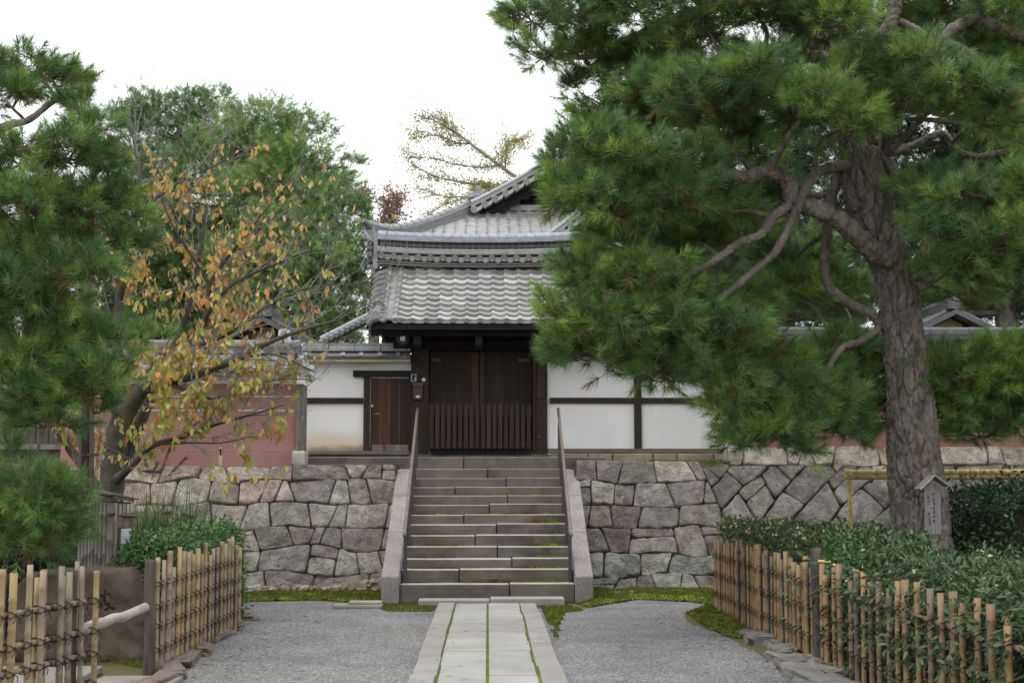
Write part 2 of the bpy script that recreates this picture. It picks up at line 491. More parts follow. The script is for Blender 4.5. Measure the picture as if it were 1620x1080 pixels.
# moss banks: low lumpy strips with fine tufts
def moss(name, poly_uv, h, label=None):
    pts = [Vector(G(u, v)) for u, v in poly_uv]
    x0, x1 = min(p.x for p in pts), max(p.x for p in pts)
    y0, y1 = min(p.y for p in pts), max(p.y for p in pts)
    def inside(x, y):
        c = False
        for i in range(len(pts)):
            a, b = pts[i], pts[i - 1]
            if (a.y > y) != (b.y > y) and x < (b.x - a.x) * (y - a.y) / (b.y - a.y) + a.x:
                c = not c
        return c
    def edge(x, y):
        p = Vector((x, y, 0)); best = 9
        for i in range(len(pts)):
            a, b = pts[i - 1], pts[i]
            ab = b - a
            t = max(0, min(1, (p - a).dot(ab) / max(ab.length_squared, 1e-9)))
            best = min(best, (a + ab * t - p).length)
        return best
    st = .05
    nx, ny = int((x1 - x0) / st) + 1, int((y1 - y0) / st) + 1
    mb = MB(); idx = {}
    hz = {}
    for j in range(ny + 1):
        for i in range(nx + 1):
            x, y = x0 + i * st + .02 * noise.noise(Vector((i, j, 3))), y0 + j * st
            if inside(x, y):
                e = edge(x, y)
                z = .006 + h * min(1, e / .22) ** .6 * (.75 + .5 * noise.noise(Vector((x * 3, y * 3, 0)))) + .018 * noise.noise(Vector((x * 16, y * 16, 2))) * min(1, e / .05)
                idx[i, j] = len(mb.v); mb.v.append((x, y, max(z, .006))); hz[i, j] = z
    for (i, j) in list(idx):
        if all(k in idx for k in ((i + 1, j), (i, j + 1), (i + 1, j + 1))):
            mb.f.append([idx[i, j], idx[i + 1, j], idx[i + 1, j + 1], idx[i, j + 1]]); mb.t.append((1, 1, 1)); mb.m.append(0)
    vs, fs, cs = list(mb.v), [list(f) for f in mb.f], [jit((1, 1, 1), .1) for f in mb.f]
    for p in mb.v:                                          # fine tufts
        for k in range(7):
            x, y, z = p[0] + R.uniform(-.03, .03), p[1] + R.uniform(-.03, .03), p[2]
            a = R.uniform(0, 6.28); hh = R.uniform(.012, .032); w = .007
            b = len(vs)
            vs += [(x - w * math.cos(a), y - w * math.sin(a), z - .004), (x + w * math.cos(a), y + w * math.sin(a), z - .004), (x + R.uniform(-.012, .012), y + R.uniform(-.012, .012), z + hh), (x, y, z + hh * .6)]
            fs.append([b, b + 1, b + 2, b + 3]); cs.append(jit(R.choice([(1.1, 1.1, 1), (1.3, 1.2, 1), (.75, .8, .8), (1.25, .95, 1)]), .15))
    o = npmesh(name, vs, fs, cs, MAT['moss'])
    return tag(o, kind='stuff')
moss('moss', [(928, 962), (905, 952), (905, 935), (938, 914), (1132, 920), (1145, 962), (1095, 953), (1010, 949)], .07)
moss('moss', [(860, 975), (852, 958), (895, 957), (925, 966), (893, 970), (885, 990), (880, 1010), (872, 990)], .012)
moss('moss', [(380, 952), (372, 940), (610, 931), (610, 962), (580, 955), (500, 949)], .045)
moss('moss', [(610, 968), (600, 960), (668, 956), (690, 960), (686, 968)], .012)
moss('moss', [(1082, 972), (1108, 962), (1140, 960), (1190, 985), (1182, 1012), (1150, 1008), (1110, 992)], .05)
moss('moss', [(180, 1048), (150, 1020), (230, 1020), (300, 1030), (290, 1045), (240, 1062)], .015)

# rough kerbs
def kerb(pts, name, tintbase):
    mb = MB()
    for i, (u, v, l, w, h) in enumerate(pts):
        p = G(u, v)
        mb.blob((p.x, p.y, h * .22), (w, l, h * .72), yaw=R.uniform(-.3, .3), pw=.32, nz=.42, fr=2.3, nu=30, nv=16, tint=jit(tintbase, .15), seed=i * 3.3)
    return tag(mb.build(name, MAT['rubble'], smooth=True), kind='structure')
kerb([(1180, 972, .25, .12, .05), (1200, 992, .3, .16, .06), (1185, 1005, .25, .12, .05), (1205, 1016, .28, .16, .09), (1228, 1022, .25, .12, .07), (1240, 1040, .3, .14, .11), (1255, 1052, .28, .15, .10), (1270, 1062, .26, .16, .11), (1290, 1074, .3, .15, .12), (1310, 1092, .4, .16, .12), (1330, 1120, .5, .16, .12), (1350, 1160, .6, .17, .12), (1370, 1190, .6, .17, .12), (1400, 1250, .6, .17, .12)], 'kerb', (.17, .165, .155))
kerb([(390, 978, .3, .12, .05), (372, 992, .35, .09, .05), (345, 1010, .38, .09, .07), (318, 1030, .4, .09, .07), (295, 1048, .4, .09, .08), (272, 1066, .4, .09, .08), (252, 1084, .45, .10, .08), (225, 1105, .5, .10, .08), (200, 1130, .6, .10, .08), (170, 1160, .6, .1, .08)], 'kerb', (.17, .14, .12))
fp = MB(); q = G(20, 1075); fp.box(q.x - .5, q.x + .65, q.y - .6, q.y + .35, 0, .07, (.75, .7, .66)); q = G(230, 1078); fp.box(q.x - .35, q.x + .3, q.y - .6, q.y + .02, 0, .05, (.85, .8, .75))
tag(fp.build('path_step_slab', MAT['path'], bevel=.015), kind='structure')

# ------------------------------------------------------------------ stone walls: real stones, fitted like a Voronoi pattern
def clip(poly, a, b, c):                                    # keep a*x + b*y <= c
    out = []
    for i in range(len(poly)):
        p, q = poly[i], poly[(i + 1) % len(poly)]
        dp, dq = a * p[0] + b * p[1] - c, a * q[0] + b * q[1] - c
        if dp <= 0:
            out.append(p)
        if (dp < 0 < dq) or (dq < 0 < dp):
            t = dp / (dp - dq)
            out.append((p[0] + (q[0] - p[0]) * t, p[1] + (q[1] - p[1]) * t))
    return out
def cells(seeds, bound):
    res = []
    for i, (x, z, w) in enumerate(seeds):
        poly = list(bound)
        for j, (x2, z2, w2) in enumerate(seeds):
            if j == i or abs(x2 - x) > 1.6 or abs(z2 - z) > 1.3:
                continue
            a, b = 2 * (x2 - x), 2 * (z2 - z) * 1.0
            c = x2 * x2 + z2 * z2 - x * x - z * z + w - w2
            poly = clip(poly, a, b, c)
            if len(poly) < 3:
                break
        if len(poly) >= 3:
            res.append(poly)
    return res
def area(p):
    return abs(sum(p[i][0] * p[(i + 1) % len(p)][1] - p[(i + 1) % len(p)][0] * p[i][1] for i in range(len(p)))) / 2
def stone(mb, poly, place, tint, gap=.011, depth=.12, puff=.06, seed=0.0, rough=.018, step=.05, cut=.16):
    cx = sum(p[0] for p in poly) / len(poly); cz = sum(p[1] for p in poly) / len(poly)
    # shrink by the joint, knock the corners off, resample and roughen the outline
    pts = []
    for p in poly:
        d = math.hypot(p[0] - cx, p[1] - cz)
        k = max(0, (d - gap * 1.4) / d)
        pts.append((cx + (p[0] - cx) * k, cz + (p[1] - cz) * k))
    for c in (cut, .25):
        o = []
        for i in range(len(pts)):
            p, q = pts[i], pts[(i + 1) % len(pts)]
            o.append((p[0] + (q[0] - p[0]) * c, p[1] + (q[1] - p[1]) * c)); o.append((p[0] + (q[0] - p[0]) * (1 - c), p[1] + (q[1] - p[1]) * (1 - c)))
        pts = o
    o = []
    for i in range(len(pts)):
        p, q = pts[i], pts[(i + 1) % len(pts)]
        n = max(1, int(math.hypot(q[0] - p[0], q[1] - p[1]) / step))
        for k in range(n):
            x, z = p[0] + (q[0] - p[0]) * k / n, p[1] + (q[1] - p[1]) * k / n
            s = .012 * noise.noise(Vector((x * 9, z * 9, seed)))
            d = math.hypot(x - cx, z - cz) + 1e-6
            o.append((x + (x - cx) / d * s, z + (z - cz) / d * s))
    pts = o
    n = len(pts)
    ta, tb_ = (R.uniform(-.13, .13), R.uniform(-.13, .13)) if depth < .3 else (0, .02)
    stone.surf = lambda X, Z: puff * 1.02 + rough * .5 * abs(noise.noise(Vector((X * 7, Z * 7, seed + 2)))) + rough * (noise.noise(Vector((X * 4, Z * 4, seed))) * 1.1 + .6 * noise.noise(Vector((X * 11, Z * 11, seed + 5))) + .35 * abs(noise.noise(Vector((X * 24, Z * 24, seed))))) + ta * (X - cx) + tb_ * (Z - cz)
    rings = [(1.0, -depth), (1.0, -.004), (.982, puff * .5), (.95, puff * .8), (.89, puff * .95), (.79, puff), (.66, puff * 1.02), (.52, puff * 1.03), (.38, puff * 1.05), (.24, puff * 1.05), (.1, puff * 1.05)]
    vs, fs = [], []
    for (sc, h) in rings:
        for (x, z) in pts:
            X, Z = cx + (x - cx) * sc, cz + (z - cz) * sc
            hh = h
            if h > 0:
                nn = noise.noise(Vector((X * 4, Z * 4, seed))) * 1.1 + .6 * noise.noise(Vector((X * 11, Z * 11, seed + 5))) + .35 * abs(noise.noise(Vector((X * 24, Z * 24, seed))))
                hh = h + rough * .5 * abs(noise.noise(Vector((X * 7, Z * 7, seed + 2)))) + rough * nn * min(1, (1.02 - sc) * 8) + (ta * (X - cx) + tb_ * (Z - cz))
            vs.append(place(X, Z, hh))
    for j in range(len(rings) - 1):
        for i in range(n):
            fs.append((j * n + i, j * n + (i + 1) % n, (j + 1) * n + (i + 1) % n, (j + 1) * n + i))
    vs.append(place(cx, cz, puff * 1.05 + rough * .5 * noise.noise(Vector((cx * 4, cz * 4, seed)))))
    b = (len(rings) - 1) * n
    for i in range(n):
        fs.append((b + i, b + (i + 1) % n, len(vs) - 1))
    mb.add(vs, fs, tint)
STONEC = [(.155, .132, .124), (.185, .162, .152), (.225, .205, .19), (.27, .255, .232), (.30, .29, .268), (.205, .198, .184), (.165, .142, .136)]
STONEG = [(.155, .145, .135), (.19, .18, .168), (.135, .125, .12), (.215, .205, .19), (.175, .16, .15), (.16, .15, .145)]
YB, YT, ZT = 21.0, 21.95, 1.9
def wallY(z):
    return YB + (YT - YB) * max(0, min(z, 2.3)) / ZT
NRM = Vector((0, -ZT, YT - YB)).normalized()
def place_wall(x, z, h):
    return Vector((x, wallY(z), z)) + NRM * h
def courses(x0, x1, z0, hs, wlo, whi, sd=0.0, amp=.07):
    """coursed rubble: wavy courses, tilted joints, some stones split into two thin ones"""
    zb = [z0]
    for h in hs:
        zb.append(zb[-1] + h)
    bz = lambda i, x: zb[i] + (0 if i in (0, len(hs)) else amp * 1.6 * noise.noise(Vector((x * 1.5, i * 7.3 + sd, 0))))
    out = []
    for i, h in enumerate(hs):
        x = x0 - R.uniform(0, .3)
        tl_ = 0
        while x < x1:
            w = R.uniform(wlo, whi) * R.choice([.45, .75, 1, 1, 1.3, 1.5])
            tr_ = R.uniform(-.075, .075)
            xm = x + w * R.uniform(.4, .6)
            P = [(x - tl_, bz(i, x)), (xm, bz(i, xm) + R.uniform(-.012, .012)), (x + w - tr_, bz(i, x + w)), (x + w + tr_, bz(i + 1, x + w)), (xm, bz(i + 1, xm) + R.uniform(-.012, .012)), (x + tl_, bz(i + 1, x))]
            if R.random() < .2 and w > .36:
                k = R.uniform(.55, .72)
                L_ = (x - tl_ + 2 * tl_ * k, P[0][1] * (1 - k) + P[5][1] * k); Rr = (x + w - tr_ + 2 * tr_ * k, P[2][1] * (1 - k) + P[3][1] * k)
                out.append([P[0], P[1], P[2], Rr, L_]); out.append([L_, Rr, P[3], P[4], P[5]])
            else:
                out.append(P)
            x += w
            tl_ = tr_
    return out
def clipto(poly, bound):
    n = len(bound)
    for i in range(n):                                      # bound is convex and runs counter-clockwise
        (ax, az), (bx, bz_) = bound[i], bound[(i + 1) % n]
        poly = clip(poly, bz_ - az, ax - bx, (bz_ - az) * ax + (ax - bx) * az)
        if len(poly) < 3:
            return []
    return poly
def retaining(name, label, xm, polys, tintf, back):
    root = thing(name, label, 'stone wall', (xm, 21.3, 0))
    mb = MB()
    for i, c in enumerate(polys):
        if len(c) < 3 or area(c) < .006:
            continue
        cx = sum(p[0] for p in c) / len(c); cz = sum(p[1] for p in c) / len(c)
        stone(mb, c, place_wall, tintf(cx, cz), gap=R.uniform(.003, .007), seed=i * 1.37, puff=R.uniform(.020, .045), rough=.030, step=.035, cut=R.uniform(.03, .13))
    mb.build('stone_facing', MAT['stone'], root, smooth=True)
    bk = MB()
    for (x0, x1, zt) in back:
        bk.prism([Vector((x0, wallY(0) + .05, 0)), Vector((x0, wallY(zt) + .05, zt - .01)), Vector((x0, 22.4, zt - .01)), Vector((x0, 22.4, 0))], (x1 - x0, 0, 0))
    bk.build('joint_core', MAT['gap'], root)
    return root
# the left wall
SXL = lambda z: -1.27 - .075 * z                            # its end against the stair stringer
ZL = [1.835, 1.91]
PL_ = [clipto(p, [(-9, -.05), (-1.30, -.05), (-1.30, .5), (-1.43, 1.91), (-9, 1.91)]) for p in courses(-9, -1.2, -.06, [.31, .36, .29, .36, .33, .26], .30, .56, 1.0)]
PL_ = [p if not p or sum(q[0] for q in p) / len(p) > -2.95 else clip(p, 0, 1, 1.83) for p in PL_]
def tl(x, z):
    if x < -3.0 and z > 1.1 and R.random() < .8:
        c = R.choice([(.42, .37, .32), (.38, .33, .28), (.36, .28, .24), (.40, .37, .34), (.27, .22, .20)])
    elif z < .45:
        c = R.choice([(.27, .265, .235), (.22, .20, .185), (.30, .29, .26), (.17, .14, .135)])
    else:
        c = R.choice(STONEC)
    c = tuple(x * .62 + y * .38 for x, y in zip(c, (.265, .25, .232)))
    return jit(c, .10)
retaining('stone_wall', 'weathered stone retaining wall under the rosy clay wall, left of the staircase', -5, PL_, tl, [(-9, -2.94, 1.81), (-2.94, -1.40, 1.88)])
# the right wall: coursed near the stair, slanting polygons farther right
def rightwall():
    out = [clipto(p, [(1.27, -.05), (3.95, -.05), (3.25, 1.92), (1.36, 1.92), (1.30, .7)]) for p in courses(1.2, 4.1, -.06, [.30, .27, .40, .34, .36, .31], .30, .58, 5.0)]
    out += [clipto(p, [(3.955, -.05), (9.5, -.05), (9.5, 1.84), (3.285, 1.84)]) for p in
            [[(x * math.cos(.72) - z * math.sin(.72), x * math.sin(.72) + z * math.cos(.72)) for x, z in q] for q in courses(1.5, 9.5, -6.6, [.40, .34, .46, .36, .42] * 4, .36, .72, 9.0, .07)]]
    out += [clipto(p, [(3.285, 1.845), (9.5, 1.845), (9.5, 2.13), (3.72, 2.13), (3.70, 1.92), (3.26, 1.92)]) if False else clipto(p, [(3.72, 1.845), (9.5, 1.845), (9.5, 2.16), (3.72, 2.16)]) for p in courses(3.5, 9.6, 1.78, [.36], .42, .85, 13.0)]
    return out
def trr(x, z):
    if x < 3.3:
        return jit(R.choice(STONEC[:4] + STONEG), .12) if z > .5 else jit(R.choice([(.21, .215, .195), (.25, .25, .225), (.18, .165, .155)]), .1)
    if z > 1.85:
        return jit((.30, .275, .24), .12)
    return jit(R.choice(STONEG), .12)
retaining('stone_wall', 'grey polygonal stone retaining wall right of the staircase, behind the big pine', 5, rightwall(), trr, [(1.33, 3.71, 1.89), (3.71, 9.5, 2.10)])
# loose stones along the foot of the left wall
for i, (u, v, r) in enumerate([(412, 934, .10), (426, 936, .08), (440, 933, .07), (455, 935, .09), (466, 931, .06), (476, 934, .10), (488, 932, .09), (499, 936, .08), (511, 932, .06), (521, 935, .07), (535, 936, .10), (550, 935, .08), (561, 932, .07), (575, 934, .06), (588, 930, .12), (600, 925, .13)]):
    p = G(u, v)
    mb = MB().blob((p.x, min(p.y + .3, 20.86), .06 + (.06 if i > 13 else 0)), (r, r * .75, r * .6), yaw=R.uniform(0, 3), pw=.6, nz=.5, fr=1.6, nu=12, nv=8, tint=jit(R.choice([(.30, .25, .21), (.34, .31, .28), (.26, .18, .14)]), .12), seed=i * 2.1)
    tag(mb.build('loose_stone', MAT['rubble']), 'small loose stone on the moss along the foot of the left stone wall', 'stone', 'loose stones along the wall foot')

# ------------------------------------------------------------------ staircase, stringers, handrails
EDGE = [924, 901, 884, 865, 847, 829, 815, 798, 784, 771, 756, 741, 723]
STY = [19.2 + .325 * i for i in range(13)]
STZ = [W(770, v, y).z for v, y in zip(EDGE, STY)]
JOINT = [864, 545, 880, 789, 647, 784, 575, 737, 853, 519, 843, 726, 575]
stair = thing('stone_staircase', 'weathered granite staircase rising to the dark wooden gate', 'staircase', (0, 19.2, 0))
for i in range(13):
    z0 = 0 if i == 0 else STZ[i - 1] - .03
    y1 = STY[i] + .36 if i < 12 else 23.75
    xl, xr = (-1.17, 1.16) if i < 10 else (-1.42, 1.32)
    if i == 12:
        xl, xr = -3.0, 1.9
        y1 = 23.9
    jx = W(590 + JOINT[i] / 4, EDGE[i], STY[i]).x
    mb = MB()
    mb.box(xl, jx - .006, STY[i] + R.uniform(0, .012), y1, z0, STZ[i] + R.uniform(-.008, .004), jit((1, 1, 1), .07), 0, 1)
    mb.box(jx + .006, xr, STY[i] + R.uniform(-.012, .004), y1, z0, STZ[i] + R.uniform(-.002, .012), jit((1, 1, 1), .07), 0, 1)
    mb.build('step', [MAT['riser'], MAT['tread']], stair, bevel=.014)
sf = MB()
for k in range(10):                                         # fill under the steps so that nothing shows through
    sf.box(-1.16, 1.15, STY[k] + .1, 23.7, -.1, max(.05, STZ[k] - .2))
sf.build('stair_core', MAT['gap'], stair)
for sx in (-1, 1):
    x0, x1 = (-1.41, -1.175) if sx < 0 else (1.165, 1.40)
    mb = MB()
    mb.prism([(x0, 19.06, 0), (x0, 19.06, .36), (x0, 19.16, .41), (x0, 20.3, .41 + 1.06 * .4645), (x0, 20.3, 0)], (x1 - x0, 0, 0), (.93, .9, .9))
    mb.prism([(x0, 20.306, 0), (x0, 20.306, .41 + 1.066 * .4645), (x0, 21.3, .41 + 2.14 * .4645), (x0, 21.3, 0)], (x1 - x0, 0, 0), (1.05, 1.02, 1.02))
    mb.prism([(x0, 21.306, 0), (x0, 21.306, .41 + 2.146 * .4645), (x0, 22.15, .41 + 2.99 * .4645), (x0, 22.15, 0)], (x1 - x0, 0, 0), (.98, .95, .95))
    mb.build('stringer', MAT['granite'], stair, bevel=.018)
MB().box(1.42, 2.0, 21.98, 23.7, 1.5, 1.93).build('side_block', MAT['riser'], stair, bevel=.01)
MB().box(-2.9, -1.45, 21.98, 23.7, 1.5, 1.87).build('side_block', MAT['riser'], stair, bevel=.01)
def stepmoss(i, u0, u1, hh, brown):
    vs, fs, cs = [], [], []
    y = STY[i + 1] - .02
    xa, xb = W(u0, 800, y).x, W(u1, 800, y).x
    for k in range(int((xb - xa) * 900)):
        x = R.uniform(xa, xb); f = min(1, (x - xa) / .2, (xb - x) / .2) * (.5 + .5 * noise.noise(Vector((x * 4, i, 0))) + .35)
        yy = y - R.random() * .07 * max(f, 0); z = STZ[i] + .012 + R.random() * hh * max(f, .05)
        a = R.uniform(0, 6.28); b = len(vs); w = .012
        vs += [(x - w * math.cos(a), yy - w * math.sin(a), STZ[i]), (x + w * math.cos(a), yy + w * math.sin(a), STZ[i]), (x + R.uniform(-.01, .01), yy, z), (x - .5 * w * math.cos(a), yy, z * .5 + STZ[i] * .5)]
        fs.append([b, b + 1, b + 2, b + 3])
        cs.append(jit((1.15, .62, .9) if (x - xa) / (xb - xa) < brown else (1.3, 1.25, 1), .2))
    tag(npmesh('moss', vs, fs, cs, MAT['moss']), kind='stuff')
for a in ((0, 720, 900, .05, .5), (1, 800, 895, .05, .6), (2, 830, 897, .045, .3), (3, 820, 897, .055, .4), (4, 860, 895, .06, .5), (5, 822, 893, .10, .6), (6, 740, 888, .04, .8), (7, 840, 875, .05, .3), (8, 700, 880, .02, .5), (3, 660, 740, .03, .8), (4, 645, 740, .025, .7), (2, 650, 720, .03, .8), (1, 650, 780, .02, .6), (6, 652, 720, .025, .3), (0, 640, 700, .02, .5)):
    stepmoss(*a)
def handrail(side, label):
    x = side * 1.115
    root = thing('handrail', label, 'handrail', (x, 19.4, STZ[0]))
    a, b = Vector((x - side * .0, 19.42, STZ[0] + .77)), Vector((x + side * .03, 22.95, STZ[11] + .86))
    lo = a + Vector((0, -.10, -.05))
    rl = MB().tube(smoothpath([lo + Vector((0, .03, -.05)), lo, a, b, b + Vector((0, .05, .0))], [.024] * 5, 4)[0], .024, 10)
    rl.build('rail', MAT['railbrown'], root, smooth=True)
    for k, yy in enumerate((19.46, 20.45, 21.45, 22.2, 22.88)):
        zi = max([z for z, y in zip(STZ, STY) if y <= yy])
        t = (yy - a.y) / (b.y - a.y)
        zr = a.z + (b.z - a.z) * t
        xx = x + side * .03 * t
        p = MB().box(xx - .022, xx + .022, yy - .03, yy + .03, zi, zr - .10)
        po = p.build('rail_post', MAT['steel'], root, bevel=.004)
        br_ = MB().tube([(xx, yy, zr - .11), (xx, yy, zr - .01)], .012, 8)
        br_.build('bracket', MAT['silver'] if k in (0,) else MAT['steel'], po)
handrail(-1, 'brown tube handrail on dark posts on the left side of the stone stairs')
handrail(1, 'brown tube handrail on dark posts on the right side of the stone stairs')

# ------------------------------------------------------------------ tiled roofs
TILEC = [(.31, .31, .305), (.36, .36, .35), (.27, .27, .265), (.33, .32, .30), (.41, .41, .40), (.29, .28, .265)]
def tilefield(mb, f, nc, nr, keep=None, amp=.020, lip=.050, tints=TILEC, K=8):
    """f(a, b) -> point and normal; a runs over nc columns, b over nr rows (from the eave up)"""
    prof = [(math.cos(2 * math.pi * (k / K - .12)) * .8 + math.cos(4 * math.pi * (k / K - .05)) * .2) * amp for k in range(K + 1)]
    for r in range(nr):
        for c in range(nc):
            if keep and not keep(c + .5, r + .5):
                continue
            jl = R.uniform(-.004, .006)
            vs = []
            for (bb, ex) in ((r - .04, 1.0), (r + .5, .55), (r + 1.05, .0)):
                for k in range(K + 1):
                    a = c + k / K * 1.02
                    p, n = f(a, bb)
                    vs.append(p + n * (prof[k] + ex * (lip + jl) - (.018 if k == K else 0)))
            for k in range(K + 1):                          # the lip's underside
                p, n = f(c + k / K * 1.02, r - .04)
                vs.append(p + n * (prof[k] + jl))
            m = K + 1
            fs = []
            for j in range(2):
                for k in range(K):
                    fs.append((j * m + k, j * m + k + 1, (j + 1) * m + k + 1, (j + 1) * m + k))
            for k in range(K):
                fs.append((3 * m + k, 3 * m + k + 1, k + 1, k))
            mb.add(vs, fs, jit(R.choice(tints), .12))
def rolltile(mb, f, a, nr, rad, tints=TILEC, lo=-.04, disc=True, wcol=1.0):
    """a column of half-round cover tiles running up the slope at column position a"""
    for r in range(nr):
        p0, n0 = f(a, r + (lo if r == 0 else 0)); p1, n1 = f(a, r + 1.0)
        mb.tube([p0 + n0 * (rad * .55), p1 + n1 * (rad * .45)], [rad * 1.06, rad * .94], 12, jit(R.choice(tints), .1))
    if disc:
        p0, n0 = f(a, lo); p1, _ = f(a, 1.0)
        d = (p0 - p1).normalized()
        eave_disc(mb, p0 + n0 * rad * .5 + d * .012, d, rad * 1.2)
def eave_disc(mb, c, d, r, tint=(.30, .31, .33)):
    mb.lathe(c - Vector(d) * .03, [(r, 0), (r, .04), (r * .86, .052), (r * .8, .04), (r * .62, .04), (r * .5, .052), (r * .25, .04), (.001, .045)], d, 14, jit(tint, .1))
def layersweep(mb, path, up, layers, tint=None, seg=None):
    """flat ridge layers: each (half width, h0, h1) as boxes along the path"""
    for (hw, h0, h1, tn) in layers:
        for i in range(len(path) - 1):
            a, b = Vector(path[i]), Vector(path[i + 1])
            d = (b - a); x = d.cross(Vector(up)).normalized(); z = x.cross(d).normalized()
            mb.obox((a + b) / 2 + z * (h0 + h1) / 2, d * .498, x * hw, z * (h1 - h0) / 2, jit(tn, .1))
def wall_roof(parent, x0, x1, Yc, ze, zr, hd, pitch=.235, mul=1.0, mat='tile', tints=TILEC, ridge_h=.17):
    """tile cap of a garden wall: cover tiles in rows on both slopes, layered ridge on top"""
    mb = MB()
    tints = [tuple(k * mul for k in t) for t in tints]
    md = lambda t: tuple(k * mul for k in t)
    for s in (-1, 1):
        nrm = Vector((0, s * (zr - ze), hd)).normalized()
        def f(a, b, s=s, nrm=nrm):
            return Vector((x0 + a * pitch, Yc + s * hd * (1 - b / 3.0), ze + (zr - ze) * b / 3.0)), nrm
        n = int((x1 - x0) / pitch)
        for c in range(n + 1):
            rolltile(mb, f, c, 3, .062, tints)
            if c < n:
                for r in range(3):                          # shallow pan tiles between
                    p0, _ = f(c + .5, r - .05); p1, _ = f(c + .5, r + 1)
                    d = p1 - p0
                    mb.obox((p0 + p1) / 2 + nrm * (.008 + .004 * (2 - r)), Vector((pitch * .42, 0, 0)), d * .5, nrm * .012, jit(R.choice(tints), .12))
                for q in range(4):                          # curved layers of the eave
                    p0, _ = f(c + .5, -.06)
                    mb.obox(p0 - Vector((0, -s * .01, .012 + q * .017)), Vector((pitch * .46 - q * .004, 0, 0)), Vector((0, .012, 0)), Vector((0, 0, .006)), jit(R.choice(tints), .15))
    mb.build('roof_tiles', MAT[mat], parent, smooth=False)
    rg = MB()
    path = [(x0 + (x1 - x0) * i / max(1, int((x1 - x0) / .3)), Yc, zr) for i in range(int((x1 - x0) / .3) + 1)]
    layersweep(rg, path, (0, 0, 1), [(.13, -.03, .02, md((.33, .34, .36))), (.115, .026, .05, md((.40, .41, .43))), (.125, .055, .075, md((.33, .34, .36))), (.10, .08, .105, md((.43, .45, .48)))])
    for i in range(len(path) - 1):
        a, b = Vector(path[i]), Vector(path[i + 1])
        rg.tube([a + Vector((0, 0, .125)), b + Vector((-.004, 0, .125))], [.066, .060], 12, jit(md((.42, .44, .47)), .1))
    rg.build('ridge', MAT[mat], parent)

# ------------------------------------------------------------------ left clay wall
Yr = 22.05
def redwall(name, label, x0, x1, z0, z1, lines, tintroof, patches, ze, zr, mat, corner):
    root = thing(name, label, 'clay wall', ((x0 + x1) / 2, Yr, z0))
    b = MB().box(x0, x1, Yr, Yr + .45, z0 - .12, z1, (1, 1, 1) if x0 < 0 else (.72, .66, .66))  # right body: tree shade is tinted into its clay colour
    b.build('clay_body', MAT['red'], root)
    for v in lines:
        z = W(400 if x0 < 0 else 1560, v, Yr).z
        l = MB().box(x0 + .01, x1 - .01, Yr - .004, Yr + .02, z - .008, z + .008, (1, 1, 1))
        l.build('pale_line', MAT['paleline'] if v > (650 if x0 < 0 else 670) else MAT['plate'], root)
    fr = MB().box(x0, x1 + .0, Yr - .05, Yr + .5, z1, z1 + .11)
    fr.box(x0, x1, Yr - .01, Yr + .46, z1 + .11, ze - .02, (.92, .9, .84))
    fr.build('plaster_frieze', MAT['white'], root)
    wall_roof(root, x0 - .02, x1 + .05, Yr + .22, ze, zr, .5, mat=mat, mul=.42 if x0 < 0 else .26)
    for (u, va, vb, w) in patches:
        a, c = W(u, va, Yr - .003), W(u, vb, Yr - .003)
        k = 9
        pl = [(a.x - w * (.6 + .5 * R.random()), a.z + (c.z - a.z) * i / k) for i in range(k + 1)] + [(a.x + w * (.6 + .5 * R.random()), c.z + (a.z - c.z) * i / k) for i in range(k + 1)]
        mb = MB()
        n = len(pl)
        for i in range(k):
            mb.add([Vector((pl[i][0], Yr - .004, pl[i][1])), Vector((pl[n - 1 - i][0], Yr - .004, pl[n - 1 - i][1])), Vector((pl[n - 2 - i][0], Yr - .004, pl[n - 2 - i][1])), Vector((pl[i + 1][0], Yr - .004, pl[i + 1][1]))], [(0, 1, 2, 3)])
        mb.build('bare_patch', MAT['ochre'], root)
    return root
xL0, xL1 = W(95, 738, Yr).x, W(466, 700, Yr).x
zL0, zL1 = W(400, 738, Yr).z, W(400, 607, Yr).z
rl_ = redwall('clay_wall', 'dusty rose clay wall with thin pale lines, left of the white panel', xL0, xL1, zL0, zL1, (627, 649, 670, 691, 712), None,
        [(150, 675, 738, .035), (349, 710, 737, .03), (349, 706, 720, .015)], W(400, 588, Yr - .28).z, W(400, 556, Yr + .2).z, 'tile', True)
pm = MB().box(xL1 + .003, xL1 + .125, Yr - .03, Yr + .47, W(470, 712, Yr).z, zL1)
pm.build('end_post', MAT['greywood'], rl_, bevel=.008)
cs_ = MB().blob((xL1 + .07, Yr + .12, zL0 + .125), (.105, .25, .12), pw=.3, nz=.12, tint=(.42, .40, .36), seed=4)
cs_.build('corner_stone', MAT['rubble'], rl_, smooth=True)
# end ornament of its roof: round tiles turned to the side
orn = MB()
oc = W(484, 585, Yr - .2)
for (dx, dz, r) in ((-.10, .02, .085), (.0, -.03, .075), (-.02, .07, .06)):
    eave_disc(orn, oc + Vector((dx, -.14, dz)), (0.15, -1, 0), r)
    orn.tube([oc + Vector((dx, -.14, dz)), oc + Vector((dx - .04, .25, dz + .12))], r * .8, 10, (.42, .43, .45))
orn.blob(oc + Vector((-.07, .0, .14)), (.05, .05, .075), pw=.8, nz=.2, nu=12, nv=8, tint=(.42, .43, .46))
orn.obox(oc + Vector((.06, .05, .05)), Vector((.09, 0, -.035)), Vector((0, .25, 0)), Vector((.01, 0, .03)), (.5, .52, .55))
orn.tube([oc + Vector((.05, -.1, -.12)), oc + Vector((.05, .3, -.12))], .055, 10, (.22, .2, .2))
orn.build('roof_end_tile', MAT['tile'], rl_)
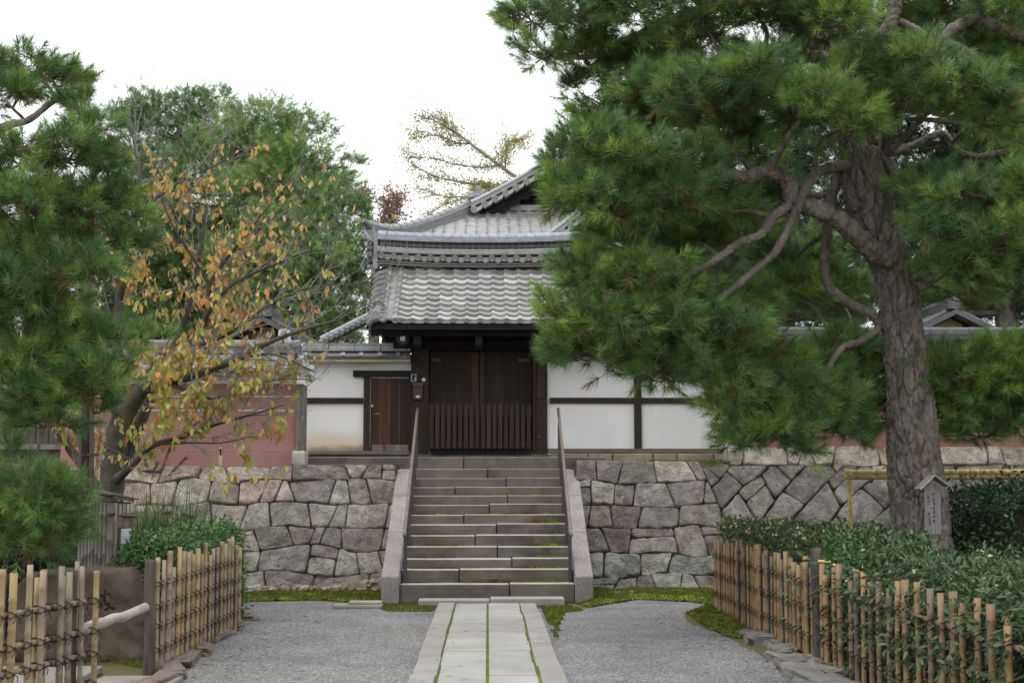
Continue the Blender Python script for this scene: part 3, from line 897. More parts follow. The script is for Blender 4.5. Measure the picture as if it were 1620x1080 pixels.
# small tiled roof with a crest tile peeping over the left clay wall
sr = thing('tiled_roof', 'low tiled roof with a crest end tile behind the left clay wall', 'roof', (W(450, 560, 26).x, 26, 1.8))
c0 = W(449, 552, 25.6)
cr = MB()
cr.prism([c0 + Vector((-.125, 0, .0)), c0 + Vector((.125, 0, .0)), c0 + Vector((.10, 0, .34)), c0 + Vector((.05, 0, .37)), c0 + Vector((-.05, 0, .37)), c0 + Vector((-.10, 0, .34))], (0, .12, 0), (.62, .62, .64))
cr.prism([c0 + Vector((-.06, -.02, .14)), c0 + Vector((.06, -.02, .14)), c0 + Vector((.05, -.02, .29)), c0 + Vector((-.05, -.02, .29))], (0, .03, 0), (.2, .2, .22))
eave_disc(cr, c0 + Vector((0, -.06, .1)), (0, -1, 0), .075, (.5, .5, .53))
for sx in (-1, 1):
    cr.tube(smoothpath([c0 + Vector((sx * .1, 0, .1)), c0 + Vector((sx * .25, 0, -.02)), c0 + Vector((sx * .5, 0, -.09))], [.06, .055, .04], 4)[0], .055, 8, (.4, .38, .38))
cr.build('crest_tile', MAT['tile'], sr)
def fsl(a, b):
    return Vector((c0.x - .9 + a * .22, 25.75 + .3 * b, c0.z - .22 + .14 * b)), Vector((0, -.42, .9))
tf = MB(); tilefield(tf, fsl, 6, 3); tf.build('roof_tiles', MAT['tile'], sr)
MB().box(c0.x - .8, c0.x + .3, 26.0, 26.6, 1.8, c0.z - .12).build('roof_base', MAT['cream'], sr)

# right clay wall
xR0, xR1 = W(1172, 700, Yr).x, 9.4
zR0, zR1 = W(1560, 707, Yr).z, W(1560, 602, Yr).z
rr_ = redwall('clay_wall', 'maroon clay wall with tinted-in shade and pale lines behind the big pine trunk', xR0, xR1, zR0, zR1, (623, 644, 665, 687), None, [],
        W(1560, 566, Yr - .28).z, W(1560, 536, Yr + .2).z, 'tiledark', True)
pm = MB().box(xR0 - .12, xR0 - .003, Yr - .03, Yr + .47, W(1160, 702, Yr).z + .0, zR1)
pm.build('end_post', MAT['greywood'], rr_, bevel=.008)
cs_ = MB().blob((xR0 - .10, Yr + .10, W(1160, 718, Yr).z), (.13, .24, .13), pw=.3, nz=.12, tint=(.36, .33, .29), seed=9)
cs_.build('corner_stone', MAT['rubble'], rr_, smooth=True)

# ------------------------------------------------------------------ white plaster walls beside the gate
Yw = 24.0
wx = lambda u, v=650: W(u, v, Yw).x
wz = lambda v, u=758: W(u, v, Yw).z
GX0, GX1 = wx(650), wx(866)
wl_ = thing('plaster_wall', 'white plaster wall with a small side door, left of the gate', 'plaster wall', (wx(560), Yw, wz(726)))
pb = MB().box(wx(440), GX0 - .003, Yw + .06, Yw + .2, wz(560), wz(712) - .0)
pb.v = [(x, y, max(min(z, wz(560)), wz(714))) for x, y, z in pb.v]
o = MB().box(wx(440) - wx(560), GX0 - .003 - wx(560), .06, .2, 0, wz(560) - wz(714))
OFF_save = Vector((wx(560), Yw, wz(714)))
o.v = [(x + OFF_save.x, y + OFF_save.y, z + OFF_save.z) for x, y, z in o.v]
po = o.build('plaster_panel', MAT['whitestain'], wl_)
# its own origin at the foot, so that the damp stains follow the foot of the panel
for vtx in po.data.vertices:
    vtx.co.z -= OFF_save.z - OFF[wl_.name].z
po.location.z = OFF_save.z - OFF[wl_.name].z
MB().box(wx(440), wx(574) , Yw + .02, Yw + .14, wz(638), wz(629)).build('cross_beam', MAT['wood'], wl_, bevel=.006)
MB().box(wx(558), GX0 - .004, Yw - .02, Yw + .14, wz(596), wz(586)).build('door_lintel', MAT['black'], wl_, bevel=.006)
MB().box(wx(575), wx(585), Yw, Yw + .16, wz(713), wz(596.3)).build('door_jamb', MAT['wood'], wl_, bevel=.006)
dr = MB()
for i in range(4):
    a, b = 586 + i * 15.3, 586 + (i + 1) * 15.3 - .4
    dr.box(wx(a), wx(b), Yw + .045 + .004 * (i % 2), Yw + .1, wz(713), wz(598), [(1.3, 1.15, 1.05), (1.9, 1.6, 1.3), (.8, .8, .8), (.7, .7, .7)][i])
MB().box(wx(646.6), GX0 - .004, Yw + .0, Yw + .16, wz(713), wz(596.3)).build('door_jamb', MAT['wood'], wl_, bevel=.004)
door = dr.build('side_door', MAT['redwood'], wl_, bevel=.003)
dk = MB(); dk.blob((wx(588.5), Yw + .03, wz(642)), (.018, .015, .022), nz=0, nu=10, nv=6); dk.build('door_handle', MAT['silver'], door)
dk = MB(); dk.tube([(wx(593), Yw + .03, wz(655)), (wx(596), Yw + .02, wz(653.5)), (wx(599), Yw + .03, wz(655))], .008, 6); dk.build('door_pull', MAT['silver'], door)
kp = MB().box(wx(589), wx(646), Yw + .03, Yw + .046, wz(713.5), wz(703)); kp.build('kick_board', MAT['greywood'], door)
MB().box(wx(440), GX0 - .003, Yw - .06, Yw + .22, wz(719), wz(713.4)).build('sill_beam', MAT['beamwood'], wl_, bevel=.008)
st_ = MB().box(wx(440), GX0 - .01, Yw - .02, Yw + .3, wz(740), wz(719.3)); st_.build('footing', MAT['riser'], wl_)
# flat tile cap over this wall
cp = MB()
zc0, zc1 = wz(569), wz(556)
for i in range(10):
    a = wx(455) + i * .31
    b = min(a + .30, GX0 - .01)
    if a < GX0 - .05:
        cp.obox(((a + b) / 2, Yw - .06, (zc0 + zc1) / 2 + .02), ((b - a) / 2, 0, 0), (0, .14, (zc1 - zc0) * .5), (0, -.01, .02), jit((.15, .155, .16), .2))
        cp.obox((a, Yw - .06, (zc0 + zc1) / 2 + .045), (.035, 0, 0), (0, .14, (zc1 - zc0) * .5), (0, -.01, .012), jit((.28, .29, .30), .1))
for (va, vb, d, t) in ((556, 552.5, .20, (.30, .31, .32)), (552, 548.5, .17, (.34, .35, .36)), (548, 543, .14, (.24, .25, .26))):
    for i in range(7):
        a = wx(478) + i * .44; b = min(a + .43, GX0 - .01)
        if a < GX0 - .05:
            cp.box(a, b, Yw + .1 - d, Yw + .1 + d, wz(va), wz(vb), jit(t, .12))
cp.build('tile_cap', MAT['tiledark'], wl_)
ev = MB().box(wx(455), GX0 - .01, Yw - .17, Yw + .3, zc0 - .05, zc0 - .005, (.9, .9, .88)); ev.build('eave_plaster', MAT['cream'], wl_)

wr_ = thing('plaster_wall', 'white plaster wall framed by dark timber, right of the gate', 'plaster wall', (wx(1010), Yw, wz(716)))
MB().box(GX1 + .003, wx(1180), Yw + .06, Yw + .2, wz(709), wz(545)).build('plaster_panel', MAT['white'], wr_)
for a, b in ((870, 1003.3), (1015.3, 1170)):
    MB().box(max(wx(a), GX1 + .003), wx(b), Yw + .02, Yw + .14, wz(637.5), wz(628.5)).build('cross_beam', MAT['wood'], wr_, bevel=.006)
MB().box(wx(1003.5), wx(1015), Yw - .01, Yw + .15, wz(708.8), wz(548)).build('timber_post', MAT['wood'], wr_, bevel=.006)
MB().box(GX1 + .003, wx(1150), Yw - .07, Yw + .22, wz(716.5), wz(709.2)).build('sill_beam', MAT['beamwood'], wr_, bevel=.008)
ft = MB()
xx = GX1 + .06
for w in (.62, .42, .68, .40, .62, .5):
    ft.box(xx, xx + w - .015, Yw - .10 + R.uniform(-.02, .02), Yw + .2, wz(736), wz(717.3), jit((2.0, 1.95, 1.8), .12)); xx += w
ft.build('footing', MAT['riser'], wr_, bevel=.02)
wall_roof(wr_, GX1 + .45, wx(1180), Yw + .12, wz(556), wz(530), .42, mat='tiledark', mul=.35)
# mossy ledge at its foot
lv, lf, lc = [], [], []
for k in range(2500):
    x = R.uniform(wx(1010), wx(1150)); y = R.uniform(22.3, 23.5); b = len(lv); a = R.uniform(0, 6.28); h = R.uniform(.02, .07)
    z = 1.90
    lv += [(x - .02 * math.cos(a), y - .02 * math.sin(a), z), (x + .02 * math.cos(a), y + .02 * math.sin(a), z), (x + R.uniform(-.02, .02), y, z + h), (x, y, z + h * .5)]
    lf.append([b, b + 1, b + 2, b + 3]); lc.append(jit((1, 1.05, 1), .2))
tag(npmesh('moss', lv, lf, lc, MAT['moss']), kind='stuff')

# ------------------------------------------------------------------ the gate
gx = (GX0 + GX1) / 2
GATE_BACK = True
gate = thing('temple_gate', 'dark timber temple gate with a grey tiled roof at the head of the stairs', 'gate', (gx, Yw, wz(722)))
zs = wz(718)
MB().box(GX0 - .04, GX1 + .04, Yw - .05, Yw + .5, 1.8, zs - .002).build('plinth', MAT['riser'], gate, bevel=.01)
MB().box(GX0 + .05, GX1 - .05, Yw + .22, Yw + .32, zs, wz(512)).build('back_boarding', MAT['black'], gate)
MB().box(wx(575), GX0 + .02, Yw + .205, Yw + .26, wz(720), wz(590)).build('door_backing', MAT['black'], wl_)
for a, b in ((650, 678), (843, 866)):
    MB().box(wx(a), wx(b), Yw - .02, Yw + .28, zs, wz(520)).build('gate_post', MAT['wood'], gate, bevel=.01)
MB().box(wx(678) + .002, wx(843) - .002, Yw - .01, Yw + .3, wz(719), wz(711.5)).build('threshold', MAT['greywood'], gate, bevel=.008)
MB().box(wx(650) - .3, wx(866) + .3, Yw - .08, Yw + .02 - .042, wz(553), wz(540)).build('lintel', MAT['black'], gate, bevel=.008)
MB().box(wx(678) + .002, wx(843) - .002, Yw + .13, Yw + .2, wz(553), wz(511)).build('transom_board', MAT['black'], gate)
for s, (a, b) in ((-1, (679, 757.6)), (1, (758.6, 842))):
    mb = MB()
    n = 4
    for i in range(n):
        x0 = wx(a) + (wx(b) - wx(a)) * i / n; x1 = wx(a) + (wx(b) - wx(a)) * (i + 1) / n
        mb.box(x0 + .001, x1 - .001, Yw + .14 + .003 * (i % 2), Yw + .18, wz(711), wz(554), jit((1, .95, .92), .25))
    st = (wx(746), wx(757.4)) if s < 0 else (wx(759), wx(767))
    mb.box(st[0], st[1], Yw + .115, Yw + .139, wz(711), wz(556), (1.6, 1.4, 1.25))
    leaf = mb.build('door_leaf', MAT['wood'], gate, bevel=.002)
    hg = (682, 697) if s < 0 else (820, 838)
    MB().box(wx(hg[0]), wx(hg[1]), Yw + .12, Yw + .138, wz(571), wz(566), (1, 1, 1)).build('hinge_strap', MAT['steel'], leaf)
    for k, v in enumerate((625, 633)):
        eb = MB(); eb.lathe((wx(718 if s < 0 else 763.5), Yw + (.14 if s < 0 else .115), wz(v)), [(.02, 0), (.02, .01), (.012, .022), (.001, .026)], (0, -1, 0), 12); eb.build('door_stud', MAT['steel'], leaf)
for (u, v) in ((668, 568), (850, 568), (852, 692)):
    eb = MB(); eb.lathe((wx(u), Yw - .02, wz(v)), [(.034, 0), (.034, .012), (.02, .035), (.001, .04)], (0, -1, 0), 12); eb.build('post_stud', MAT['steel'], gate)
MB().box(wx(849.5), wx(862), Yw - .05, Yw - .021, wz(630), wz(574)).build('name_board', MAT['redwood'], gate, bevel=.004)
MB().box(wx(842.5), wx(846.5), Yw - .07, Yw - .022, wz(712), wz(633)).build('door_stop', MAT['redwood'], gate, bevel=.003)
MB().box(wx(676.5), wx(679.5), Yw - .07, Yw - .022, wz(712), wz(638)).build('door_stop', MAT['redwood'], gate, bevel=.003)
# brackets, purlins, soffit
Ye, Yrg, Yb = 22.72, 24.3, 25.9
ze_ = W(758, 508, Ye).z
zrb = W(758, 424, Yrg).z
HW = 1.78
def slope(t):
    return ze_ + (zrb - ze_) * (t * .86 + .14 * t * t)
un = MB()
un.add([(gx - HW, Ye + .05, ze_ - .10), (gx + HW, Ye + .05, ze_ - .10), (gx + HW, Yrg, zrb - .14), (gx - HW, Yrg, zrb - .14)], [(0, 1, 2, 3)])
un.add([(gx - HW, Yb - .05, ze_ - .10), (gx + HW, Yb - .05, ze_ - .10), (gx + HW, Yrg, zrb - .14), (gx - HW, Yrg, zrb - .14)], [(0, 1, 2, 3)])
un.build('soffit', MAT['black'], gate)
MB().box(gx - HW - .02, gx + HW + .02, Ye + .02, Ye + .09, ze_ - .13, ze_ - .035).build('eave_board', MAT['black'], gate)
for yy, dz in ((23.1, -.18), (25.5, -.18)):
    MB().box(gx - HW + .02, gx + HW - .02, yy - .07, yy + .07, ze_ + dz - .02, ze_ + dz + .14).build('purlin', MAT['black'], gate)
for xx in (GX0 + .15, gx, GX1 - .15):
    MB().box(xx - .06, xx + .06, 22.95, 25.6, ze_ - .36, ze_ - .21).build('bracket_arm', MAT['black'], gate, bevel=.01)
for i in range(15):
    x = gx - HW + .1 + i * (2 * HW - .2) / 14
    MB().beam((x, Ye + .11, ze_ - .115), (x, Yrg - .1, zrb - .21), .045, .055).build('rafter', MAT['black'], gate)
for k in (-1, 1):
    c = W(760 + k * 9, 517.5, 23.2)
    MB().box(c.x - .07, c.x + .07, 22.93, 22.945, c.z - .014, c.z + .014).build('gilt_plate', MAT['gold'], gate)
for sx in (GX0 - .05, GX1 + .05):
    MB().box(sx - .05, sx + .05, 23.3, 25.3, ze_ - .2, ze_ - .05).build('gable_beam', MAT['black'], gate)
for sx in (-1, 1):
    gbm = MB(); x = gx + sx * (HW - .12)
    gbm.prism([(x, Ye + .25, ze_ - .05), (x, Yrg, zrb - .18), (x, Yb - .25, ze_ - .05)], (sx * .03, 0, 0)); gbm.build('gable_board', MAT['black'], gate)
# roof proper
slen = math.hypot(Yrg - Ye, zrb - ze_)
NROW = 10
XA = gx - 1.30
PIT = .215
def froof(a, b):
    t = b / NROW
    d = Vector((0, Yrg - Ye, slope(t + .01) - slope(t - .01)))
    dz = (slope(t + .02) - slope(t - .02)) / .04
    n = Vector((0, -dz, Yrg - Ye)).normalized()
    x = XA + a * PIT
    lift = .05 * max(0, (abs(x - gx) - 1.0)) ** 2 * (1 - t)
    return Vector((x, Ye + (Yrg - Ye) * t, slope(t) + lift)), n
def fback(a, b):
    p, n = froof(a, b)
    return Vector((p.x, 2 * Yrg - p.y, p.z)), Vector((n.x, -n.y, n.z))
rf = MB()
NC = 12
tilefield(rf, froof, NC, NROW)
for c in range(NC + 1):                                     # little round ends along the eave
    p, n = froof(c + .12, -.04)
    eave_disc(rf, p + n * .03 + Vector((0, -.005, -.01)), (0, -1, -.3), .045, (0.238, 0.245, 0.252))
    p, n = froof(c + .62, -.04)
    if c < NC:
        rf.obox(p + n * .005 + Vector((0, 0, -.015)), (PIT * .36, 0, 0), (0, .012, 0), (0, 0, .022), jit((0.259, 0.259, 0.259), .1))
for s in (0, 1):
    base = -.0 if s == 0 else NC
    sg = -1 if s == 0 else 1
    for off in ((.20), (1.10)):
        rolltile(rf, froof, base + sg * off, NROW, .05, [(0.223, 0.216, 0.205), (0.245, 0.238, 0.223), (0.202, 0.202, 0.202)])
    for r in range(NROW * 2):                               # narrow flat column between the round ones
        p0, n = froof(base + sg * .65, r / 2 - .05); p1, _ = froof(base + sg * .65, r / 2 + .5)
        rf.obox((p0 + p1) / 2 + n * .02, (.055, 0, 0), (p1 - p0) * .5, n * .012 + Vector((0, 0, .006)), jit((.20, .195, .185), .12))
gm = rf.build('roof', MAT['tile'], gate)
rb = MB()
tilefield(rb, fback, NC, NROW)
rb.build('rear_roof', MAT['tile'], gate)
for s in (-1, 1):                                           # verge tiles hanging over each gable
    vg = MB()
    for side, f in ((0, froof), (1, fback)):
        for r in range(NROW):
            base = (0 if s < 0 else NC) + s * 1.62
            p0, n = f(base, r - .12); p1, _ = f(base, r + .95)
            d = p1 - p0
            x = Vector((s, 0, -.4)).normalized()
            vg.obox((p0 + p1) / 2 + n * .012 + Vector((s * .008 * (r % 2), 0, 0)), x * .11, d * .5 + n * -.022, n * .02 + Vector((0, 0, .008)), jit((.10, .10, .105), .25))
            vg.obox((p0 * .75 + p1 * .25) + Vector((s * .10, 0, -.075)), Vector((s * .014, 0, 0)), d * .40, Vector((0, 0, .065)), jit((.075, .076, .08), .25))
            vg.tube([p0 + n * .045 - Vector((s * .10, 0, 0)), p0 + n * .03 + Vector((s * .05, 0, -.02)), p0 + Vector((s * .13, 0, -.07))], [.05, .055, .05], 9, jit((.13, .132, .138), .2))
    vg.build('verge_tiles', MAT['tile'], gate)
    oc = froof((0 if s < 0 else NC) + s * 1.5, .6)[0]
    on = MB()
    on.lathe(oc + Vector((s * .02, -.10, .04)), [(.085, 0), (.085, .03), (.05, .05), (.001, .05)], (s * .2, -1, 0), 14, (0.216, 0.216, 0.223))
    for k in range(11):
        a = k / 11 * 6.28
        on.blob(oc + Vector((.10 * math.cos(a), -.06 + .03 * math.sin(3 * a), .13 + .13 * math.sin(a))), (0.032, 0.036, 0.029), yaw=a, nz=.4, nu=10, nv=7, tint=jit((0.245, 0.245, 0.252), .2), seed=k)
    on.blob(oc + Vector((0, -.09, .13)), (0.043, 0.043, 0.050), nz=.4, nu=12, nv=8, tint=(0.302, 0.302, 0.302), seed=3)
    eave_disc(on, oc + Vector((-s * .07, -.16, -.03)), (0, -1, 0), .06); eave_disc(on, oc + Vector((s * .07, -.12, -.02)), (s * .4, -1, 0), .065)
    on.build('corner_ornament', MAT['tile'], gate)
wr0, wr1 = W(508, 536, 25.6), W(584, 498, 25.6)
wg = MB()
for k in range(9):
    p, q = wr0.lerp(wr1, k / 9), wr0.lerp(wr1, (k + 1) / 9)
    wg.tube([p, q], [.055, .05], 10, jit((0.302, 0.317, 0.346), .1))
    wg.obox((p + q) / 2 + Vector((0, .05, -.07)), (q - p) * .5, (0, .14, 0), (0, 0, .03), jit((0.216, 0.223, 0.238), .12))
    wg.tube([p + Vector((0, .05, -.03)), p + Vector((0, -.16, -.09))], .045, 8, jit((0.245, 0.252, 0.266), .12))
    wg.prism([p + Vector((0, .1, -.1)), q + Vector((0, .1, -.1)), q + Vector((0, .6, .1)), p + Vector((0, .6, .1))], (0, 0, -.05), (0.216, 0.216, 0.216))
wg.build('wing_roof', MAT['tile'], gate)
# ridge
rg = MB()
RX0, RX1 = W(598, 400, Yrg).x, 2 * gx - W(598, 400, Yrg).x
zz = lambda v: W(758, v, Yrg).z
def sag(x):
    return .05 * abs((x - gx) / 1.7) ** 2.2
NS = 22
def rpath(v, inset=0):
    return [Vector((RX0 + inset + (RX1 - RX0 - 2 * inset) * i / NS, Yrg, zz(v) + sag(RX0 + (RX1 - RX0) * i / NS))) for i in range(NS + 1)]
layersweep(rg, rpath(425), (0, 0, 1), [(.19, 0, .035, (0.216, 0.212, 0.205)), (.24, .04, .055, (0.223, 0.216, 0.205))])
for i in range(17):
    x = RX0 + .08 + i * (RX1 - RX0 - .16) / 16
    for s in (-1, 1):
        z = zz(413) + sag(x)
        rg.tube([(x, Yrg + s * .10, z + .02), (x, Yrg + s * .27, z)], .05, 10, jit((0.238, 0.238, 0.241), .1))
        eave_disc(rg, Vector((x, Yrg + s * .275, z)), (0, s, -.05), .057, (0.158, 0.162, 0.169))
        if i < 16:
            xm = x + (RX1 - RX0 - .16) / 32
            rg.prism([(xm - .085, Yrg + s * .255, z + .02), (xm - .05, Yrg + s * .255, z - .05), (xm, Yrg + s * .255, z - .075), (xm + .05, Yrg + s * .255, z - .05), (xm + .085, Yrg + s * .255, z + .02)], (0, s * .015, 0), jit((0.216, 0.209, 0.198), .1))
layersweep(rg, rpath(406), (0, 0, 1), [(.22, 0, .028, (0.238, 0.234, 0.223))])
for v, r, t in ((402.5, .030, (0.223, 0.220, 0.212)), (399, .022, (0.252, 0.245, 0.238))):
    pt = rpath(v)
    for i in range(NS):
        for s in (-1, 1):
            rg.tube([pt[i] + Vector((0, s * .17, 0)), pt[i + 1] + Vector((-.005, s * .17, 0))], [r, r * .92], 8, jit(t, .1))
layersweep(rg, rpath(403), (0, 0, 1), [(.165, -.02, .05, (0.274, 0.266, 0.252))])
layersweep(rg, rpath(398), (0, 0, 1), [(.085, 0, zz(386) - zz(398), (0.043, 0.043, 0.047))])
nl = 30
for i in range(nl):                                         # openwork of interlaced rings
    x = RX0 + .06 + (RX1 - RX0 - .12) * (i + .5) / nl
    for dz_, m in ((0.25, 0), (.75, 0)):
        z = zz(398) + (zz(386) - zz(398)) * dz_ + sag(x)
        for s in (-1, 1):
            ring = []
            for k in range(13):
                a = 2 * math.pi * k / 12
                ring.append(Vector((x + .062 * math.cos(a), Yrg + s * .105, z + .046 * math.sin(a))))
            rg.tube(ring, .007, 5, jit((0.158, 0.155, 0.151), .15), caps=False)
for v0, v1, hw, t in ((386, 383.5, .17, (0.216, 0.238, 0.274)), (383, 380.5, .15, (0.288, 0.310, 0.353)), (380, 378.5, .13, (0.230, 0.248, 0.288))):
    layersweep(rg, rpath(v0), (0, 0, 1), [(hw, 0, zz(v1) - zz(v0), t)])
pt = rpath(377.2)
for i in range(NS):
    rg.tube([pt[i], pt[i + 1] + Vector((-.006, 0, 0))], [.082, .074], 12, jit((0.310, 0.331, 0.374), .08))
for i in range(1, NS):
    rg.tube([pt[i] + Vector((-.012, 0, 0)), pt[i] + Vector((.012, 0, 0))], .088, 12, (0.259, 0.277, 0.317))
ridge_o = rg.build('ridge', MAT['tile'], gm)
for s in (-1, 1):
    xe = RX0 - .03 if s < 0 else RX1 + .03
    en = MB()
    en.box(xe - .035, xe + .035, Yrg - .15, Yrg + .15, zz(424), zz(374) + .05, (0.216, 0.216, 0.223))
    en.box(xe - .04, xe + .04, Yrg - .22, Yrg + .22, zz(428), zz(412), (0.238, 0.238, 0.245))
    for k in range(9):
        a = k / 9 * 6.28
        en.blob((xe + s * .10, Yrg - .02 + .14 * math.cos(a), zz(400) + .17 * math.sin(a)), (0.050, 0.043, 0.047), nz=.4, nu=10, nv=7, tint=jit((0.094, 0.094, 0.101), .2), seed=k + 9)
    en.tube(smoothpath([(xe + s * .05, Yrg, zz(384)), (xe + s * .13, Yrg, zz(378)), (xe + s * .22, Yrg, zz(364))], [.05, .04, .012], 4)[0], smoothpath([(0, 0, 0), (0, 0, 1), (0, 0, 2)], [.05, .04, .012], 4)[1], 8, (0.245, 0.252, 0.266))
    en.build('ridge_end_tile', MAT['tile'], gm, bevel=.004)

# slatted barrier in front of the doors: two leaves
barrier = thing('slatted_barrier', 'low dark slatted wooden barrier standing before the gate doors', 'barrier', (gx, Yw - .15, zs))
Yk = Yw - .13
for i in range(18):
    u0 = 679.5 + i * 9.05
    tn = jit((1.1, 1.05, 1), .2) if i not in (1, 10, 12) else (1.7, 1.55, 1.4)
    MB().box(W(u0, 700, Yk).x, W(u0 + 6.3, 700, Yk).x, Yk - .012, Yk + .012, W(758, 709.5, Yk).z, W(758, 638.5 + R.uniform(-.6, .6), Yk).z, tn).build('slat', MAT['wood'], barrier, bevel=.003)
for a, b in ((679, 757.5), (759, 842)):
    for v in (654, 703):
        MB().box(W(a, 700, Yk).x, W(b, 700, Yk).x, Yk + .0125, Yk + .04, W(758, v + 2.5, Yk).z, W(758, v - 2.0, Yk).z, (1.3, 1.25, 1.2)).build('batten', MAT['wood'], barrier)
bl_ = MB().box(W(681, 700, Yk).x, W(841, 700, Yk).x, Yk + .045, Yk + .06, zs, W(758, 708, Yk).z, (.5, .5, .5)); bl_.build('bottom_rail', MAT['black'], barrier)
for k in range(2):
    x = W(700 + 120 * k, 700, Yk).x
    MB().box(x - .03, x + .03, Yk - .02, Yk + .10, zs - .01, zs + .035).build('foot', MAT['black'], barrier)

# things fixed to the left gate post
Yp = Yw - .021
mbx = thing('mail_box', 'small brown mailbox with a slot and a white oval, on the left gate post', 'mailbox', W(661, 632, Yp))
m = MB().box(wx(654), wx(668.5), Yp - .07, Yp, wz(632), wz(610)); body = m.build('box_body', MAT['brownbox'], mbx, bevel=.006)
m = MB().box(wx(653), wx(669.5), Yp - .085, Yp, wz(610.2), wz(606), (2.2, 2, 1.9)); m.build('lid', MAT['brownbox'], mbx, bevel=.006)
m = MB().box(wx(656.5), wx(666.5), Yp - .073, Yp - .0705, wz(615), wz(612.5)); m.build('slot', MAT['ink'], mbx)
m = MB(); m.lathe((wx(661.3), Yp - .0705, wz(627.7)), [(.034, 0), (.034, .004), (.001, .005)], (0, -1, 0), 18)
m.v = [(x, y, wz(627.7) + (z - wz(627.7)) * .62) for x, y, z in m.v]; m.build('oval_label', MAT['plate'], mbx)
ic = thing('intercom', 'small grey intercom panel on the left gate post above the mailbox', 'intercom', W(654, 604, Yp))
MB().box(wx(650), wx(658.6), Yp - .03, Yp, wz(604), wz(592), (.55, .58, .6)).build('case', MAT['silver'], ic, bevel=.004)
MB().box(wx(651.3), wx(657.3), Yp - .034, Yp - .031, wz(602.6), wz(593.4)).build('panel_face', MAT['panel'], ic)
MB().box(wx(655.2), wx(656.8), Yp - .038, Yp - .0345, wz(600.6), wz(598.4)).build('button', MAT['plate'], ic)
dm = MB(); c = W(670.3, 600.3, Yp - .006)
dm.prism([c + Vector((-.043, 0, 0)), c + Vector((0, 0, -.038)), c + Vector((.043, 0, 0)), c + Vector((0, 0, .038))], (0, .006, 0))
tag(dm.build('plaque', MAT['plate'], loc=c), 'small white diamond plaque on the left gate post beside the intercom', 'plaque')
lm = thing('hanging_lantern', 'small round grey lamp under the left end of the gate eave', 'lamp', W(638, 545, 23.2))
c = W(638, 535, 23.2)
l1 = MB(); l1.lathe(c, [(.10, 0), (.115, .03), (.10, .05), (.06, .06), (.055, .04), (.001, .04)], (.1, -1, -.1), 18, (.35, .36, .36)); l1.build('lamp_ring', MAT['steel'], lm)
l2 = MB(); l2.blob(c + Vector((0, -.05, 0)), (.05, .04, .06), nz=.2, nu=12, nv=8); l2.build('lamp_glass', MAT['silver'], lm)
l3 = MB().tube([c + Vector((0, .02, .05)), c + Vector((0, .05, .3))], .012, 6); l3.build('hanger', MAT['steel'], lm)

# ------------------------------------------------------------------ temple hall behind
hall = thing('temple_hall', 'temple hall with a big grey tiled gable roof behind the gate', 'temple hall', (3.0, 36, 1.8))
HC, HW2 = 3.0, 5.65
def hz(t):
    return 6.92 + 1.56 * (t * .7 + .3 * t * t)
def fh(a, b):
    t = b / 17
    x = HC - HW2 + a * .26
    dz = 1.56 * (.7 + .6 * t) / 4.0
    lift = .22 * max(0, (abs(x - HC) - 3.6) / 2) ** 2 * (1 - t)
    return Vector((x, 32 + 4 * t, hz(t) + lift)), Vector((0, -dz, 1)).normalized()
hr = MB()
tilefield(hr, fh, 43, 17, keep=lambda a, b: abs(HC - HW2 + a * .26 - HC) < HW2 - 2.3 * b / 17 - .1, amp=.032, lip=.075, K=8)
hroof = hr.build('hip_roof', MAT['tile'], hall)
hu = MB()                                                   # side slopes, deck under the tiles, eaves
for s in (-1, 1):
    A = [Vector((HC + s * HW2, 32, hz(0) - .03)), Vector((HC + s * (HW2 - 2.3), 36, hz(1) - .03)), Vector((HC + s * (HW2 - 2.3), 46, hz(1) - .03)), Vector((HC + s * HW2, 50, hz(0) - .03))]
    hu.add(A, [(0, 1, 2, 3)], (.4, .4, .4))
hu.add([Vector((HC - HW2, 32, hz(0) - .03)), Vector((HC + HW2, 32, hz(0) - .03)), Vector((HC + HW2 - 2.3, 36, hz(1) - .03)), Vector((HC - HW2 + 2.3, 36, hz(1) - .03))], [(0, 1, 2, 3)], (.3, .3, .3))
hu.build('roof_deck', MAT['tiledark'], hall)
MB().box(HC - 4.3, HC + 4.3, 33.5, 49, 1.8, 6.9).build('wall', MAT['cream'], hall)
MB().box(HC - HW2 + .1, HC + HW2 - .1, 32.1, 49.9, 6.68, 6.85).build('eave', MAT['black'], hall)
for s in (-1, 1):                                           # hip ridges
    hp = MB()
    P = []
    for i in range(17):
        t = i / 16
        p = Vector((HC + s * (HW2 + .05 - 2.35 * t), 31.95 + 4.05 * t, hz(t) + .05 + .20 * max(0, 1 - t * 3.3) ** 2))
        P.append(p)
    layersweep(hp, P, (0, 0, 1), [(.17, -.1, .05, (.25, .255, .26)), (.15, .055, .09, (.33, .335, .345)), (.17, .095, .125, (.24, .245, .255)), (.14, .13, .165, (.33, .335, .345)), (.16, .17, .195, (.25, .255, .265))])
    for i in range(16):
        hp.tube([P[i] + Vector((0, 0, .245)), P[i + 1] + Vector((0, 0, .235))], [.085, .07], 10, jit((.34, .35, .36), .1))
    hp.tube([P[0] + Vector((0, 0, .2)), P[0] + Vector((s * .12, -.2, .28))], [.1, .05], 8, (.2, .2, .22))
    hp.build('hip_ridge', MAT['tile'], hroof)
    oo = MB(); c = P[-1] + Vector((-s * .05, -.35, .32))
    for k in range(8):
        oo.blob(c + Vector((R.uniform(-.16, .16), R.uniform(-.08, .08), R.uniform(-.08, .12))), (R.uniform(.08, .14), .08, R.uniform(.06, .1)), yaw=R.uniform(0, 3), nz=.4, nu=10, nv=7, tint=jit((.30, .32, .32), .25), seed=k + 20)
    oo.build('ridge_ornament', MAT['tile'], hroof)
